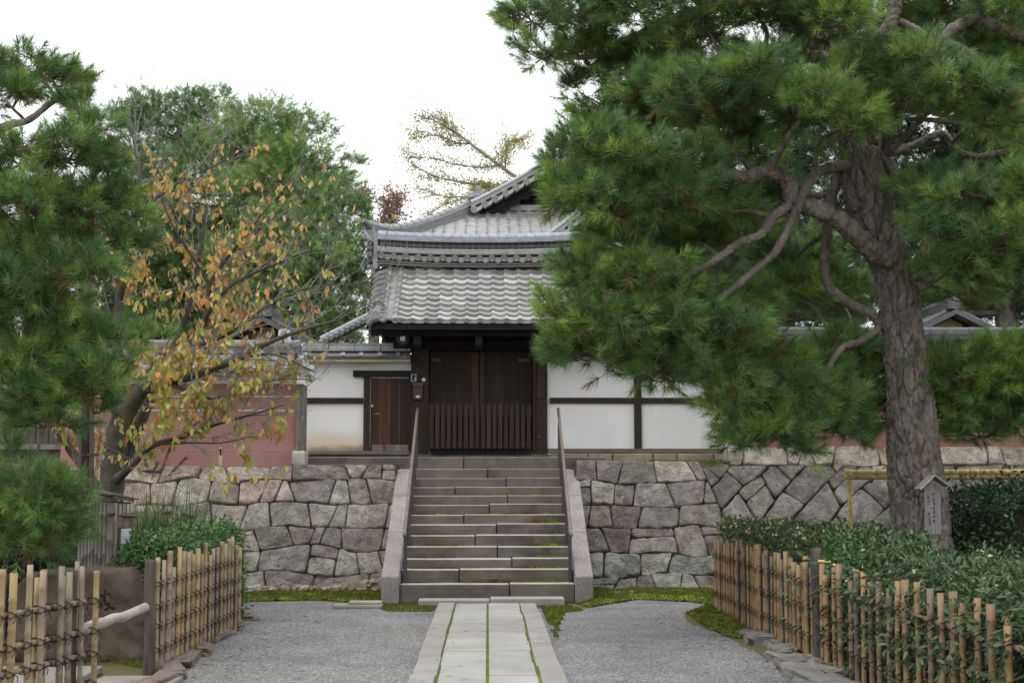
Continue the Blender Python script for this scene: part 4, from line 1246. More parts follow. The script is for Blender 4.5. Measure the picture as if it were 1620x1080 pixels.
def frontgable(parent, xc, zp, hwid, zf, Yf, Yback, nd, name, thick=.5):
    """a gable roof facing the camera: curved slopes, verge ridge, round tile ends, dark board"""
    for s in (-1, 1):
        mb = MB()
        def pz(t):                                          # t from the foot (0) to the peak (1)
            return zf + (zp - zf) * (t * .78 + .22 * t * t)
        P = [Vector((xc + s * hwid * (1 - i / 14), Yf, pz(i / 14))) for i in range(15)]
        for i in range(14):
            a, b = P[i], P[i + 1]
            mb.add([a, b, Vector((b.x, Yback, b.z)), Vector((a.x, Yback, a.z))], [(0, 1, 2, 3)], (.4, .41, .42))
        layersweep(mb, [p + Vector((0, .12, .02)) for p in P], (0, 0, 1), [(.16, 0, .05, (.26, .265, .27)), (.13, .055, .08, (.34, .345, .355)), (.15, .085, .105, (.25, .255, .26))])
        for i in range(14):
            mb.tube([P[i] + Vector((0, .1, .155)), P[i + 1] + Vector((0, .1, .15))], [.075, .066], 10, jit((.35, .36, .375), .1))
        L = nd
        for k in range(L):
            t = (k + .25) / L
            p = Vector((xc + s * hwid * (1 - t), Yf - .06, pz(t) - .085))
            mb.tube([p + Vector((0, .5, .03)), p], .082, 10, jit((.30, .305, .315), .1))
            eave_disc(mb, p + Vector((0, -.01, 0)), (0, -1, 0), .094, (.20, .205, .215))
            t = (k + .75) / L
            p = Vector((xc + s * hwid * (1 - t), Yf - .02, pz(t) - .12))
            d = Vector((-s * hwid, 0, zp - zf)).normalized()
            mb.obox(p, d * .075, (0, .12, 0), Vector((0, 0, .045)), jit((.40, .37, .33), .12))
        mb.build('gable_roof', MAT['tile'], parent)
        bb = MB()
        for i in range(14):
            a, b = P[i], P[i + 1]
            bb.add([a + Vector((0, .22, -.16)), b + Vector((0, .22, -.16)), b + Vector((0, .22, -.52)), a + Vector((0, .22, -.40))], [(0, 1, 2, 3)])
            bb.add([a + Vector((0, .19, -.10)), b + Vector((0, .19, -.10)), b + Vector((0, .6, -.14)), a + Vector((0, .6, -.14))], [(0, 1, 2, 3)])
        bb.build('barge_board', MAT['black'], parent)
    gb = MB()
    gb.add([(xc - hwid + .3, Yf + .6, zf - .1), (xc + hwid - .3, Yf + .6, zf - .1), (xc, Yf + .6, zp - .2)], [(0, 1, 2)])
    gb.build('gable_wall', MAT['black'], parent)
frontgable(hall, HC, 10.55, 3.42, 8.42, 35.3, 46, 13, 'gable')
sk = MB()
layersweep(sk, [(HC - 3.1 + i * .31, 35.9, hz(1) + .02) for i in range(21)], (0, 0, 1), [(.2, -.06, .05, (.3, .29, .27)), (.16, .055, .09, (.38, .36, .33))])
sk.build('flashing_tiles', MAT['tile'], hall)
xg = W(938, 360, 32.6).x
frontgable(hall, xg, W(938, 322, 32.6).z, xg - W(864, 380, 32.6).x, W(864, 383, 32.6).z, 32.6, 34.4, 6, 'small gable')

# ------------------------------------------------------------------ other buildings half hidden behind the walls
def house(label, u0, u1, vpeak, ve, Y, cat='house', mat='tiledark', wt=(.45, .43, .4)):  # wt and the roof tints are darkened to put shade into the colour
    a, b = W(u0, ve, Y), W(u1, ve, Y)
    xc = (a.x + b.x) / 2; hw = (b.x - a.x) / 2; zp = W((u0 + u1) / 2, vpeak, Y).z
    root = thing('tiled_house', label, cat, (xc, Y + 2, 1.8))
    wb = MB()
    wb.prism([(xc - hw * .8, Y + .4, 1.8), (xc + hw * .8, Y + .4, 1.8), (xc + hw * .8, Y + .4, a.z), (xc, Y + .4, zp - .15), (xc - hw * .8, Y + .4, a.z)], (0, 5, 0), wt); wb.build('wall', MAT['cream'], root)
    for s in (-1, 1):
        rb_ = MB()
        P = [Vector((xc + s * hw * (1 - i / 6), Y, a.z + (zp - a.z) * i / 6)) for i in range(7)]
        for i in range(6):
            rb_.prism([P[i], P[i + 1], P[i + 1] + Vector((0, 0, -.1)), P[i] + Vector((0, 0, -.1))], (0, 6, 0), jit((.09, .09, .095), .1))
            for k in range(12):
                y = Y + .2 + k * .5
                rb_.tube([P[i] + Vector((0, y - Y, .02)), P[i + 1] + Vector((0, y - Y, .02))], .06, 8, jit((.10, .10, .105), .1))
        rb_.build('roof_slope', MAT[mat], root)
    rg_ = MB(); layersweep(rg_, [(xc, Y + i * .6, zp) for i in range(11)], (0, 0, 1), [(.16, 0, .15, (.11, .11, .115))]); rg_.tube([(xc, Y, zp + .18), (xc, Y + 6, zp + .18)], .08, 10, (.14, .14, .15)); rg_.build('ridge', MAT[mat], root)
    for x in (xc - hw * .35, xc + hw * .25):
        MB().box(x - .06, x + .06, Y + .37, Y + .395, 1.8, a.z + .3).build('timber', MAT['black'], root)
    return root
house('cream walled house with grey gable roof behind the maroon wall at right', 1420, 1610, 488, 535, 27)
house('dark tiled house behind the left clay wall, seen through the orange tree', 330, 500, 500, 545, 27)
# a grey board fence and pale wall beyond the left end of the clay wall
lf_ = thing('board_fence', 'grey wooden board fence beside the left end of the rose clay wall', 'fence', (W(40, 700, 22).x, 22.2, 1.8))
mb = MB()
for i in range(22):
    x0 = xL0 - .02 - (i + 1) * .2
    mb.box(x0, x0 + .192, 22.15 + R.uniform(0, .01), 22.2, 1.88, 3.0, jit((.55, .52, .5), .2))
mb.build('boards', MAT['greywood'], lf_)
MB().box(xL0 - 4.4, xL0 - .02, 22.1, 22.14, 2.1, 2.18).build('fence_rail', MAT['greywood'], lf_)
MB().box(xL0 - 4.4, xL0 - .02, 22.05, 22.3, 1.78, 1.878, (.26, .24, .21)).build('fence_sill', MAT['rubble'], lf_)
# ------------------------------------------------------------------ bamboo fences
BAM = [(.245, .155, .068), (.215, .14, .065), (.19, .135, .078), (.265, .17, .07), (.17, .128, .082), (.225, .148, .068)]
BAMG = [(.235, .195, .135), (.27, .215, .135), (.29, .215, .105), (.245, .19, .118), (.30, .22, .105), (.21, .18, .135)]
def bamboo(mb, a, b, r, tint, n=9):
    a, b = Vector(a), Vector(b)
    L = (b - a).length
    prof, h = [], 0
    d = (b - a) / L
    step = R.uniform(.16, .24)
    nodes = []
    h = R.uniform(.03, .15)
    while h < L - .02:
        nodes.append(h); h += step * R.uniform(.85, 1.15)
    pts, rad = [a], [r]
    for h in nodes:
        for dh, k in ((-.012, 1.0), (-.003, 1.13), (.002, 1.05), (.006, 1.14), (.014, .98)):
            if 0 < h + dh < L:
                pts.append(a + d * (h + dh)); rad.append(r * k)
    pts.append(b); rad.append(r * .98)
    bow = R.uniform(-.006, .006)
    pts = [p + Vector((bow * math.sin(math.pi * (p - a).length / L), 0, 0)) for p in pts]
    mb.tube(pts, rad, n, tint)
    # dark disc on the cut end, painting the shade inside the hollow
    mb.tube([b + d * .0006, b + d * .0012], r * .68, 8, tuple(c * .35 for c in tint))
def lash(mb, c, rv, rh, along):
    """twine lashing round an upright and a rail at point c"""
    al = Vector(along).normalized()
    out = al.cross(Vector((0, 0, 1))).normalized()
    for s in (-1, 1):
        lp = []
        for k in range(9):
            a = 2 * math.pi * k / 8
            w = (al * math.cos(a) * 1.15 * rv + Vector((0, 0, s)) * math.cos(a) * 1.1 * rh + out * math.sin(a) * (rv + rh) * .98)
            lp.append(c + w)
        mb.tube(lp, .0042, 4, caps=False)
    for s in (-1, 1):
        e = c + out * (rv + rh) * -1.0
        mb.tube([e, e + Vector((0, 0, -.02)) + al * s * .025 - out * .012, e + Vector((0, 0, -.055)) + al * s * (.03 + R.uniform(0, .03)) - out * .005], .0035, 3)
def fence(label, p0, p1, ups, rails, rail_r, posts, cols, side, group, name='bamboo_fence'):
    """ups: (distance along 0..1, front or back, radius, top z, lean)"""
    p0, p1 = Vector(p0), Vector(p1)
    al = (p1 - p0).normalized()
    out = Vector((side, 0, 0))
    root = thing(name, label, 'bamboo fence', (p0 + p1) / 2, group)
    for z in rails:
        m = MB()
        bamboo(m, p0 + Vector((0, 0, z)) - al * .05, p1 + Vector((0, 0, z)) + al * .05, rail_r, jit(R.choice(cols), .1))
        m.build('rail', MAT['bamboo'], root, smooth=True)
    for (t, fb, r, zt, lean) in ups:
        base = p0.lerp(p1, t) + out * fb * (rail_r + r + .002)
        m = MB()
        top = base + Vector((R.uniform(-.008, .008), 0, zt)) + al * lean
        bamboo(m, base + Vector((0, 0, -.02)), top, r, jit(R.choice(cols), .12))
        o = m.build('upright', MAT['bamboo'], root, smooth=True)
        for z in rails:
            if z < zt - .03:
                tw = MB()
                lash(tw, p0.lerp(p1, t) + Vector((0, 0, z)) + al * lean * z / zt + out * fb * (rail_r + r) * .5, r + .004, rail_r + .004, al * (-fb * side))
                tw.build('lashing', MAT['twine'], o)
    for (t, w, zt, off) in posts:
        b = p0.lerp(p1, t) + out * off
        m = MB()
        pp, pr = smoothpath([b + Vector((0, 0, -.05)), b + Vector((.008, 0, zt * .4)), b + Vector((-.006, 0, zt * .7)), b + Vector((0, 0, zt))], [w * 1.05, w, w * .97, w], 5)
        m.tube(pp, pr, 12, (1, 1, 1), disp=lambda q, r: .10 * r * noise.noise(Vector((q.x * 30, q.y * 30, q.z * 5))))
        m.build('post', MAT['post'], root, smooth=True)
    return root
FG = 'bamboo fences along the forecourt'
def hitx(u, v, x):                                          # the point seen at (u, v) that lies in the plane of constant x
    d = ray(u, v)
    return EYE + d * (x / d.x)
# left, far: from the dark post to the far end
lp0, lp1 = Vector((-2.85, 12.25, 0)), Vector((-2.79, 15.95, 0))
ups = []
for i in range(20):
    t = .012 + .985 * i / 19
    ups.append((t, 1, R.uniform(.018, .026), R.uniform(.86, 1.04) + .02 * (i > 14), R.uniform(-.015, .015)))
for i in range(8):
    ups.append((.05 + .92 * (i + R.uniform(.2, .6)) / 8, -1, R.uniform(.017, .023), R.uniform(.80, 1.0), R.uniform(-.02, .02)))
fence('bamboo fence with silvery tan canes before the clipped hedge, left of the gravel', lp0, lp1, ups, (.76, .57, .41, .21), .019, [(-.012, .047, .97, .0)], BAMG, 1, FG)
# left, near: at the left edge of the picture
np0, np1 = Vector((-3.42, 8.3, 0)), Vector((-2.93, 10.45, 0))
ups = []
def par(u):
    a, b = np0, np1
    d = ray(u, 950)
    k = d.x / d.y                                           # solve for the point of the fence line in that direction
    t = (k * a.y - a.x) / ((b.x - a.x) - k * (b.y - a.y))
    return t
for (u, vt, fb, r) in ((9, 906, 1, .026), (13, 922, -1, .022), (37, 893, 1, .021), (59, 902, 1, .021), (64, 913, -1, .019), (80, 900, -1, .021), (86, 895, 1, .021), (101, 904, 1, .022), (107, 911, -1, .015), (120, 895, 1, .018), (127, 887, -1, .017), (142.5, 902, 1, .021), (-12, 900, 1, .024), (-40, 895, 1, .024)):
    t = par(u)
    p = np0.lerp(np1, t)
    ups.append((t, fb, r, W(u, vt, p.y).z, R.uniform(-.012, .012)))
fence('near open bamboo fence of spaced tan canes before the dark rock at the left edge', np0, np1, ups, (.765, .55, .385, .175), .019, [(.985, .034, .995, -.05), (par(90), .02, 1.0, -.16)], BAMG, 1, FG)
# right, far
rp0, rp1 = Vector((2.93, 12.75, 0)), Vector((2.87, 17.85, 0))
ups = []
n = 30
for i in range(n):
    ups.append((.004 + .99 * (i + R.uniform(-.2, .2)) / (n - 1), -1, R.uniform(.020, .026), R.uniform(.86, .98), R.uniform(-.02, .02)))
for i in range(13):
    ups.append((.04 + .93 * (i + R.random()) / 13, 1, R.uniform(.018, .022), R.uniform(.74, .9), R.uniform(-.02, .02)))
fence('dense golden bamboo fence under the dark clipped hedge at the far right of the gravel', rp0, rp1, ups, (.72, .50, .26), .019, [(-.02, .050, 1.04, -0.03)], BAM, 1, FG)
# right, near
qp0, qp1 = Vector((2.93, 7.9, 0)), Vector((2.93, 12.45, 0))
ups = []
for i in range(20):
    ups.append((.02 + .97 * (i + R.uniform(-.2, .2)) / 19, -1, R.uniform(.021, .027), R.uniform(.83, .96), R.uniform(-.03, .015)))
for i in range(11):
    ups.append((.03 + .94 * (i + R.random()) / 11, 1, R.uniform(.018, .022), R.uniform(.72, .88), R.uniform(-.03, .03)))
nf = fence('near golden bamboo fence overgrown by the leafy hedge at the right edge', qp0, qp1, ups, (.72, .50, .27), .020, [], BAM, 1, FG)
rope = MB()
c = Vector((2.96, 12.65, .93))
rope.tube(smoothpath([c + Vector((-.075, .0, -.005)), c + Vector((-.03, -.07, .0)), c + Vector((.03, -.16, .0)), c + Vector((.02, -.32, -.015)), c + Vector((.02, -.5, -.03))], [.011] * 5, 5)[0], .011, 8, (1.5, 1.4, 1.5))
rope.build('tie_rope', MAT['rope'], nf)

# log rail across the gap
lg = MB()
pa, pb_ = Vector((-2.93, 10.55, .575)), Vector((-2.88, 12.2, .55))
pts = [pa.lerp(pb_, i / 7) + Vector((0, 0, [0, .012, .008, .02, .008, .018, .028, .035][i] - .012)) for i in range(8)]
pp, pr = smoothpath(pts, [.044, .039, .041, .037, .040, .036, .038, .042], 4)
lg.tube(pp, pr, 14, disp=lambda q, r: .08 * r * noise.noise(q * 20))
tag(lg.build('log_rail', MAT['log'], smooth=True, loc=(-2.9, 11.4, 0)), 'peeled pale log rail across the gap between the two left bamboo fences', 'log rail')

# inscribed rock
YR = 13.3
def prk(x, z, h):
    return Vector((x, YR + .10 * (z) - h, z))
rk = thing('inscribed_rock', 'big brown rock with carved brush script behind the log rail', 'rock', (W(130, 1000, YR).x, YR, 0))
outl = [(12, 1050), (14, 985), (22, 930), (45, 906), (120, 901), (198, 899), (208, 915), (222, 955), (238, 985), (240, 1050)]
poly = [(W(u, v, YR).x, max(W(u, v, YR).z, -.1)) for u, v in outl]
m = MB()
stone(m, poly, prk, (1, 1, 1), gap=.0, depth=.55, puff=.14, seed=3.0, rough=.055, step=.03, cut=.06)
rsurf = stone.surf
b = len(m.v)
m.build('rock_body', MAT['rock'], rk, smooth=True)
cv = MB()
def carve(ps, r):
    pts = []
    for u, v in ps:
        p = W(u, v, YR - .10)
        pts.append(prk(p.x, p.z, rsurf(p.x, p.z) - .002))
    a, rr_ = smoothpath(pts, [r * k for k in ([.5] + [1] * (len(pts) - 2) + [.4])], 5)
    cv.tube(a, rr_, 8)
carve([(157, 943), (160, 941), (159, 952), (159, 962), (161, 967)], .012)
carve([(165, 933), (164.5, 945), (165.5, 952), (168, 950)], .012)
carve([(168, 940), (172, 938), (175, 943), (174.5, 952), (170, 956), (167, 955)], .010)
carve([(164, 956), (169, 954), (172, 958), (168, 964), (165, 962)], .009)
carve([(172, 958), (176, 960), (181, 962), (176, 960.5)], .013)
cv.build('carved_script', MAT['carve'], rk, smooth=True)

# notice cupboard of bamboo and boards behind the rock
cup = thing('notice_cupboard', 'small weathered bamboo cupboard with a paper notice behind the rock', 'cupboard', (W(170, 900, 14.3).x, 14.3, 0))
A, B_, C_ = W(126, 850, 14.75), W(177, 850, 14.25), W(207, 850, 14.62)
A.z = B_.z = C_.z = 0
zt = W(177, 795, 14.25).z
ab, bc = (B_ - A), (C_ - B_)
body = MB(); body.prism([A + Vector((.01, .02, 0)), B_ + Vector((0, .02, 0)), C_ + Vector((-.01, .02, 0)), A + bc], (0, 0, zt), (.35, .32, .3)); cb_ = body.build('case', MAT['greywood'], cup)
for i in range(9):
    p = A + ab * ((i + .5) / 9)
    zz_ = zt + (1 - i / 8) * .07
    m = MB(); bamboo(m, p + Vector((0, 0, .3)), p + Vector((0, 0, zz_)), ab.length / 18 * .98, jit((.20, .185, .165), .15)); m.build('bamboo_slat', MAT['bamboo'], cup, smooth=True)
nrm = Vector((bc.y, -bc.x, 0)).normalized()
if nrm.y > 0: nrm = -nrm
def facepoint(t, z, o=.0):
    return B_ + bc * t + nrm * o + Vector((0, 0, z))
def facebox(nm, t0, t1, z0, z1, o0, o1, mat, tint=(1, 1, 1), par=None):
    m = MB(); m.obox((facepoint((t0 + t1) / 2, (z0 + z1) / 2, (o0 + o1) / 2)), bc * (t1 - t0) / 2, nrm * (o1 - o0) / 2, Vector((0, 0, (z1 - z0) / 2)), tint)
    return m.build(nm, MAT[mat], par or cup, bevel=.004)
zf = lambda v: W(190, v, 14.4).z
facebox('front_board', .03, .97, .3, zt - .02, .0, .02, 'greywood', (.8, .7, .6))
nb = facebox('notice_frame', .22, .88, zf(893), zf(833), .021, .035, 'post')
facebox('notice_paper', .29, .83, zf(889.5), zf(836), .0355, .039, 'paper', par=nb)
facebox('door_edge', .0, .12, .3, zt, .0, .03, 'greywood', (1.3, 1.2, 1.15))
for i in range(4):
    facebox('vent_slat', .2 + i * .2, .34 + i * .2, zf(812), zf(797), .021, .03, 'greywood', (1.6, 1.55, 1.5))
for (pz, dz) in ((zf(812), .02),):
    m = MB(); bamboo(m, A + Vector((-.03, -.03, pz - .0)), B_ + Vector((.03, -.045, pz + .0)), .016, (.10, .075, .06)); m.build('band', MAT['bamboo'], cup, smooth=True)
    m = MB(); bamboo(m, B_ + Vector((-.03, -.05, pz)), C_ + Vector((.05, -.045, pz - .03)), .016, (.10, .075, .06)); m.build('band', MAT['bamboo'], cup, smooth=True)
rfm = MB()
ex = ab.normalized() * .03
e0 = [A - ex + Vector((0, -.05, zt + .11)), B_ + ex + Vector((0.0, -.05, zt + .05)), C_ + bc.normalized() * .05 + Vector((0, 0, zt + .0)), A + bc + Vector((-.02, .03, zt + .08))]
rfm.prism(e0, (0, 0, .022), (.55, .5, .46))
for k in range(5):
    a = e0[0].lerp(e0[3], k / 4) + Vector((0, 0, .03)); b = e0[1].lerp(e0[2], k / 4) + Vector((0, 0, .03))
    rfm.beam(a, b, .10, .012, tint=jit((.5, .45, .4), .2))
rfm.build('lid_roof', MAT['greywood'], cup)
# dark panel box and iron railing left of it
pn = thing('metal_cabinet', 'dark metal cabinet between the bamboo cupboard and the pine branches', 'cabinet', (W(103, 900, 15.2).x, 15.2, 0))
MB().box(W(84, 850, 15.2).x, W(124, 850, 15.2).x, 15.2, 15.6, 0, W(100, 788, 15.2).z).build('cabinet_body', MAT['panel'], pn, bevel=.01)
MB().box(W(86, 850, 15.2).x, W(110, 850, 15.2).x, 15.185, 15.199, .1, W(100, 795, 15.2).z).build('cabinet_door', MAT['panel'], pn, bevel=.004)
ir = thing('iron_railing', 'low black iron railing at the far left behind the rock', 'railing', (W(0, 900, 14.9).x, 14.9, 0))
for z in (W(0, 868, 14.9).z, .2):
    MB().box(W(-200, 868, 14.9).x, W(80, 868, 14.9).x, 14.885, 14.915, z - .015, z + .015).build('rail', MAT['steel'], ir)
for i in range(22):
    x = W(-195 + i * 13, 868, 14.9).x
    MB().tube([(x, 14.9, 0), (x, 14.9, W(0, 868, 14.9).z)], .008, 6).build('bar', MAT['steel'], ir)
# three thin posts
for (u, v, r, lb, capd) in ((129, 300, .024, 'slim brown metal pole, leftmost of the three poles by the cupboard', 0), (137, 340, .034, 'dark flat cable duct between the two brown poles by the cupboard', 0), (146, 281, .030, 'tall brown metal pole with a pale cap, behind the bamboo cupboard', 1)):
    b = W(u, 900, 16.0); t = W(u + 1.5, v, 16.0)
    pl = thing('pole', lb, 'pole', (b.x, 16.0, 0), None)
    MB().tube([(b.x, 16, 0), (b.x * .5 + t.x * .5, 16, t.z / 2), (t.x, 16, t.z)], r, 12, (1.2, 1.1, 1.1) if capd or r < .03 else (.3, .3, .3)).build('shaft', MAT['pipe'], pl, smooth=True)
    for z in (1.9, 3.3):
        MB().tube([(b.x, 16, z), (b.x, 16, z + .03)], r * 1.25, 12).build('collar', MAT['steel'], pl)
    if capd:
        MB().tube([(t.x, 16, t.z + .002), (t.x, 16, t.z + .11), (t.x, 16, t.z + .14)], [.042, .042, .01], 12).build('cap', MAT['plate'], pl)

# yellow rope-bound bamboo support behind the pine
sp = thing('bamboo_support', 'yellow rope-bound bamboo support frame behind the pine trunk', 'plant support', (W(1480, 750, 16.3).x, 16.3, 0))
ya = 16.3
for v, r, t in ((746.5, .030, (1.25, 1.25, 1.3)), (755, .026, (.9, .85, .8))):
    a, b = W(1337, v, ya), W(1760, v - 1, ya)
    m = MB(); n = 26
    for i in range(n):
        m.tube([a.lerp(b, i / n), a.lerp(b, (i + .94) / n), a.lerp(b, (i + 1) / n)], [r, r, r * .9], 10, jit(t, .12))
    m.build('rail', MAT['rope'], sp, smooth=True)
for u in (1343, 1523, 1575, 1700):
    a = W(u, 760, ya); b = Vector((a.x + .04, ya, 0))
    m = MB(); n = 60
    for i in range(n):
        p, q = b.lerp(a, i / n), b.lerp(a, (i + 1) / n)
        m.tube([p, p.lerp(q, .5), q], [.021, .026, .021], 8, jit((1, 1, 1), .12), caps=False)
    m.build('upright', MAT['rope'], sp)
m = MB(); c = W(1343, 751, ya)
for k in range(7):
    a = R.uniform(0, 3.14)
    lp = [c + Vector((.045 * math.cos(2 * math.pi * i / 10) * math.cos(a), .05 * math.sin(2 * math.pi * i / 10), .055 * math.cos(2 * math.pi * i / 10) * math.sin(a))) for i in range(11)]
    m.tube(lp, .008, 5, caps=False)
m.build('knot', MAT['rope'], sp)

# roofed name board on a stake before the trunk
sg = thing('tree_sign', 'small grey wooden tree sign with a little roof before the pine trunk', 'sign', (W(1475, 850, 14.15).x, 14.15, 0))
ys = 14.15
a0, a1 = W(1464, 845, ys), W(1489, 841, ys + .07)
top = W(1463, 768, ys).z
ax = Vector((a1.x - a0.x, .07, 0))
pk = Vector((a0.x, ys, 0)) + ax * .5
bo = MB(); z0_ = a0.z
for t0, t1, tn in ((0, .38, (.9, .9, .9)), (.39, .62, (1.05, 1.05, 1.05)), (.63, 1, (.95, .95, .97))):
    s0, s1 = Vector((a0.x, ys, 0)) + ax * t0, Vector((a0.x, ys, 0)) + ax * t1
    zt0 = top + .035 - abs(t0 - .5) * .1; zt1 = top + .035 - abs(t1 - .5) * .1
    bo.prism([s0 + Vector((0, 0, z0_)), s1 + Vector((0, 0, z0_)), s1 + Vector((0, 0, zt1)), s0 + Vector((0, 0, zt0))], (0, .022, 0), tn)
board = bo.build('sign_board', MAT['signwood'], sg)
up = pk + Vector((0, .01, top + .10))
for s in (-1, 1):
    foot = pk + ax * (.86 * s) + Vector((0, .01, top + .10 - (.10 if s > 0 else .13)))
    m = MB(); d = Vector((0, .10, 0)); nn = (foot - up).normalized().cross(Vector((0, 1, 0))).normalized()
    m.obox((foot + up) / 2 + Vector((.012 if s > 0 else 0, 0, 0)), (foot - up) / 2 * 1.08, d, nn * .009, (1.15, 1.15, 1.15)); m.build('sign_roof', MAT['signwood'], sg, bevel=.002)
m = MB().beam(pk + ax * .1 + Vector((0, .045, 0)), pk + ax * .1 + Vector((0, .045, top)), .045, .03, up=(0, 1, 0)); m.build('stake', MAT['signwood'], sg)
m = MB().obox(pk + ax * .25 + Vector((0, .05, z0_ + .07)), ax * .75, (0, .012, 0), (0, 0, .022), (.8, .8, .8)); m.build('cross_bar', MAT['signwood'], sg)
ik = MB()
def stroke(t0, z0, t1, z1, w=.006):
    p = Vector((a0.x, ys - .0015, 0)) + ax * t0 + Vector((0, 0, z0)); q = Vector((a0.x, ys - .0015, 0)) + ax * t1 + Vector((0, 0, z1))
    d = (q - p); x = d.cross(Vector((0, 1, 0))).normalized()
    ik.obox((p + q) / 2, d / 2, x * w / 2, (0, .0008, 0))
for (t, glyphs, zs_) in ((.26, 6, top - .105), (.56, 7, top - .075)):
    h = .037
    for k in range(glyphs):
        zc = zs_ - k * (h + .006) - (.03 if t < .3 and k > 2 else 0)
        if t < .3 and k == 2:
            continue
        for _ in range(4):
            if R.random() < .5:
                z = zc - R.random() * h; stroke(t - .08, z, t + .09, z + R.uniform(-.003, .006), .005)
            else:
                tt = t + R.uniform(-.06, .07); stroke(tt, zc, tt + R.uniform(-.05, .05), zc - h * R.uniform(.6, 1), .006)
ik.build('brush_writing', MAT['ink'], board)

# fallen leaves on the gravel
for (u, v) in ((1062, 968), (1122, 1019), (700, 985), (420, 1060), (880, 1012)):
    p = G(u, v); a = R.uniform(0, 6); m = MB()
    ux, uy = Vector((math.cos(a), math.sin(a), .1)), Vector((-math.sin(a), math.cos(a), .2))
    q = Vector((p.x, p.y, .016))
    m.add([q - ux * .04, q + uy * .018 + Vector((0, 0, .008)), q + ux * .045, q - uy * .018 + Vector((0, 0, .006))], [(0, 1, 2), (0, 2, 3)], jit((.32, .16, .08), .2))
    tag(m.build('fallen_leaf', MAT['leaf'], loc=q), 'small dry brown leaf lying on the gravel', 'leaf', 'fallen leaves on the gravel')

# ------------------------------------------------------------------ vegetation
def unit(v):
    return v / (np.linalg.norm(v, axis=-1, keepdims=True) + 1e-9)
def needles(B, D, L, K, Ln, w, col, droop=.12, a0=66, a1=14):
    N = len(B)
    rnd = unit(NR.normal(size=(N, 3)))
    a = unit(np.cross(D, rnd)); b = np.cross(D, a)
    t = NR.random((N, K, 1)) ** .8 * .8 + .2
    ph = NR.random((N, K, 1)) * 6.2832
    ang = np.radians(a0 + (a1 - a0) * t ** 1.6 + NR.normal(size=(N, K, 1)) * 9)
    d = np.cos(ang) * D[:, None] + np.sin(ang) * (np.cos(ph) * a[:, None] + np.sin(ph) * b[:, None])
    d[..., 2] -= droop
    d = unit(d)
    base = B[:, None] + D[:, None] * (L[:, None, None] * t)
    ln = Ln * (.75 + .5 * NR.random((N, K, 1))) * (1.1 - .25 * t)
    tip = base + d * ln
    tip[..., 2] -= droop * .25 * ln[..., 0]
    side = unit(np.cross(d, unit(NR.normal(size=(N, K, 3))))) * (w / 2)
    V = np.stack([base - side, base + side, tip], axis=2).reshape(-1, 3)
    F = np.arange(N * K * 3).reshape(-1, 3)
    C = (col[:, None] * (.8 + .4 * NR.random((N, K, 1)))).reshape(-1, 3)
    return V, F, C
def prisms(A, Bp, r0, r1, col):
    """thin three sided twigs"""
    N = len(A)
    d = unit(Bp - A)
    x = unit(np.cross(d, unit(NR.normal(size=(N, 3))))); y = np.cross(d, x)
    vs = []
    for k in range(3):
        c, s = math.cos(2.094 * k), math.sin(2.094 * k)
        vs.append(A + (x * c + y * s) * r0)
    for k in range(3):
        c, s = math.cos(2.094 * k), math.sin(2.094 * k)
        vs.append(Bp + (x * c + y * s) * r1)
    V = np.stack(vs, 1).reshape(-1, 3)
    o = (np.arange(N) * 6)[:, None]
    F = np.concatenate([o + np.array([[0, 1, 4, 3]]), o + np.array([[1, 2, 5, 4]]), o + np.array([[2, 0, 3, 5]])], 0)
    C = np.tile(col, (len(F), 1)) if np.ndim(col) == 1 else np.concatenate([col] * 3, 0)
    return V, F, C
def joinm(parts):
    Vs, Fs, Cs, o = [], [], [], 0
    for V, F, C in parts:
        Vs.append(V); Fs.append(F + o); Cs.append(C); o += len(V)
    return np.concatenate(Vs), np.concatenate(Fs), np.concatenate(Cs)
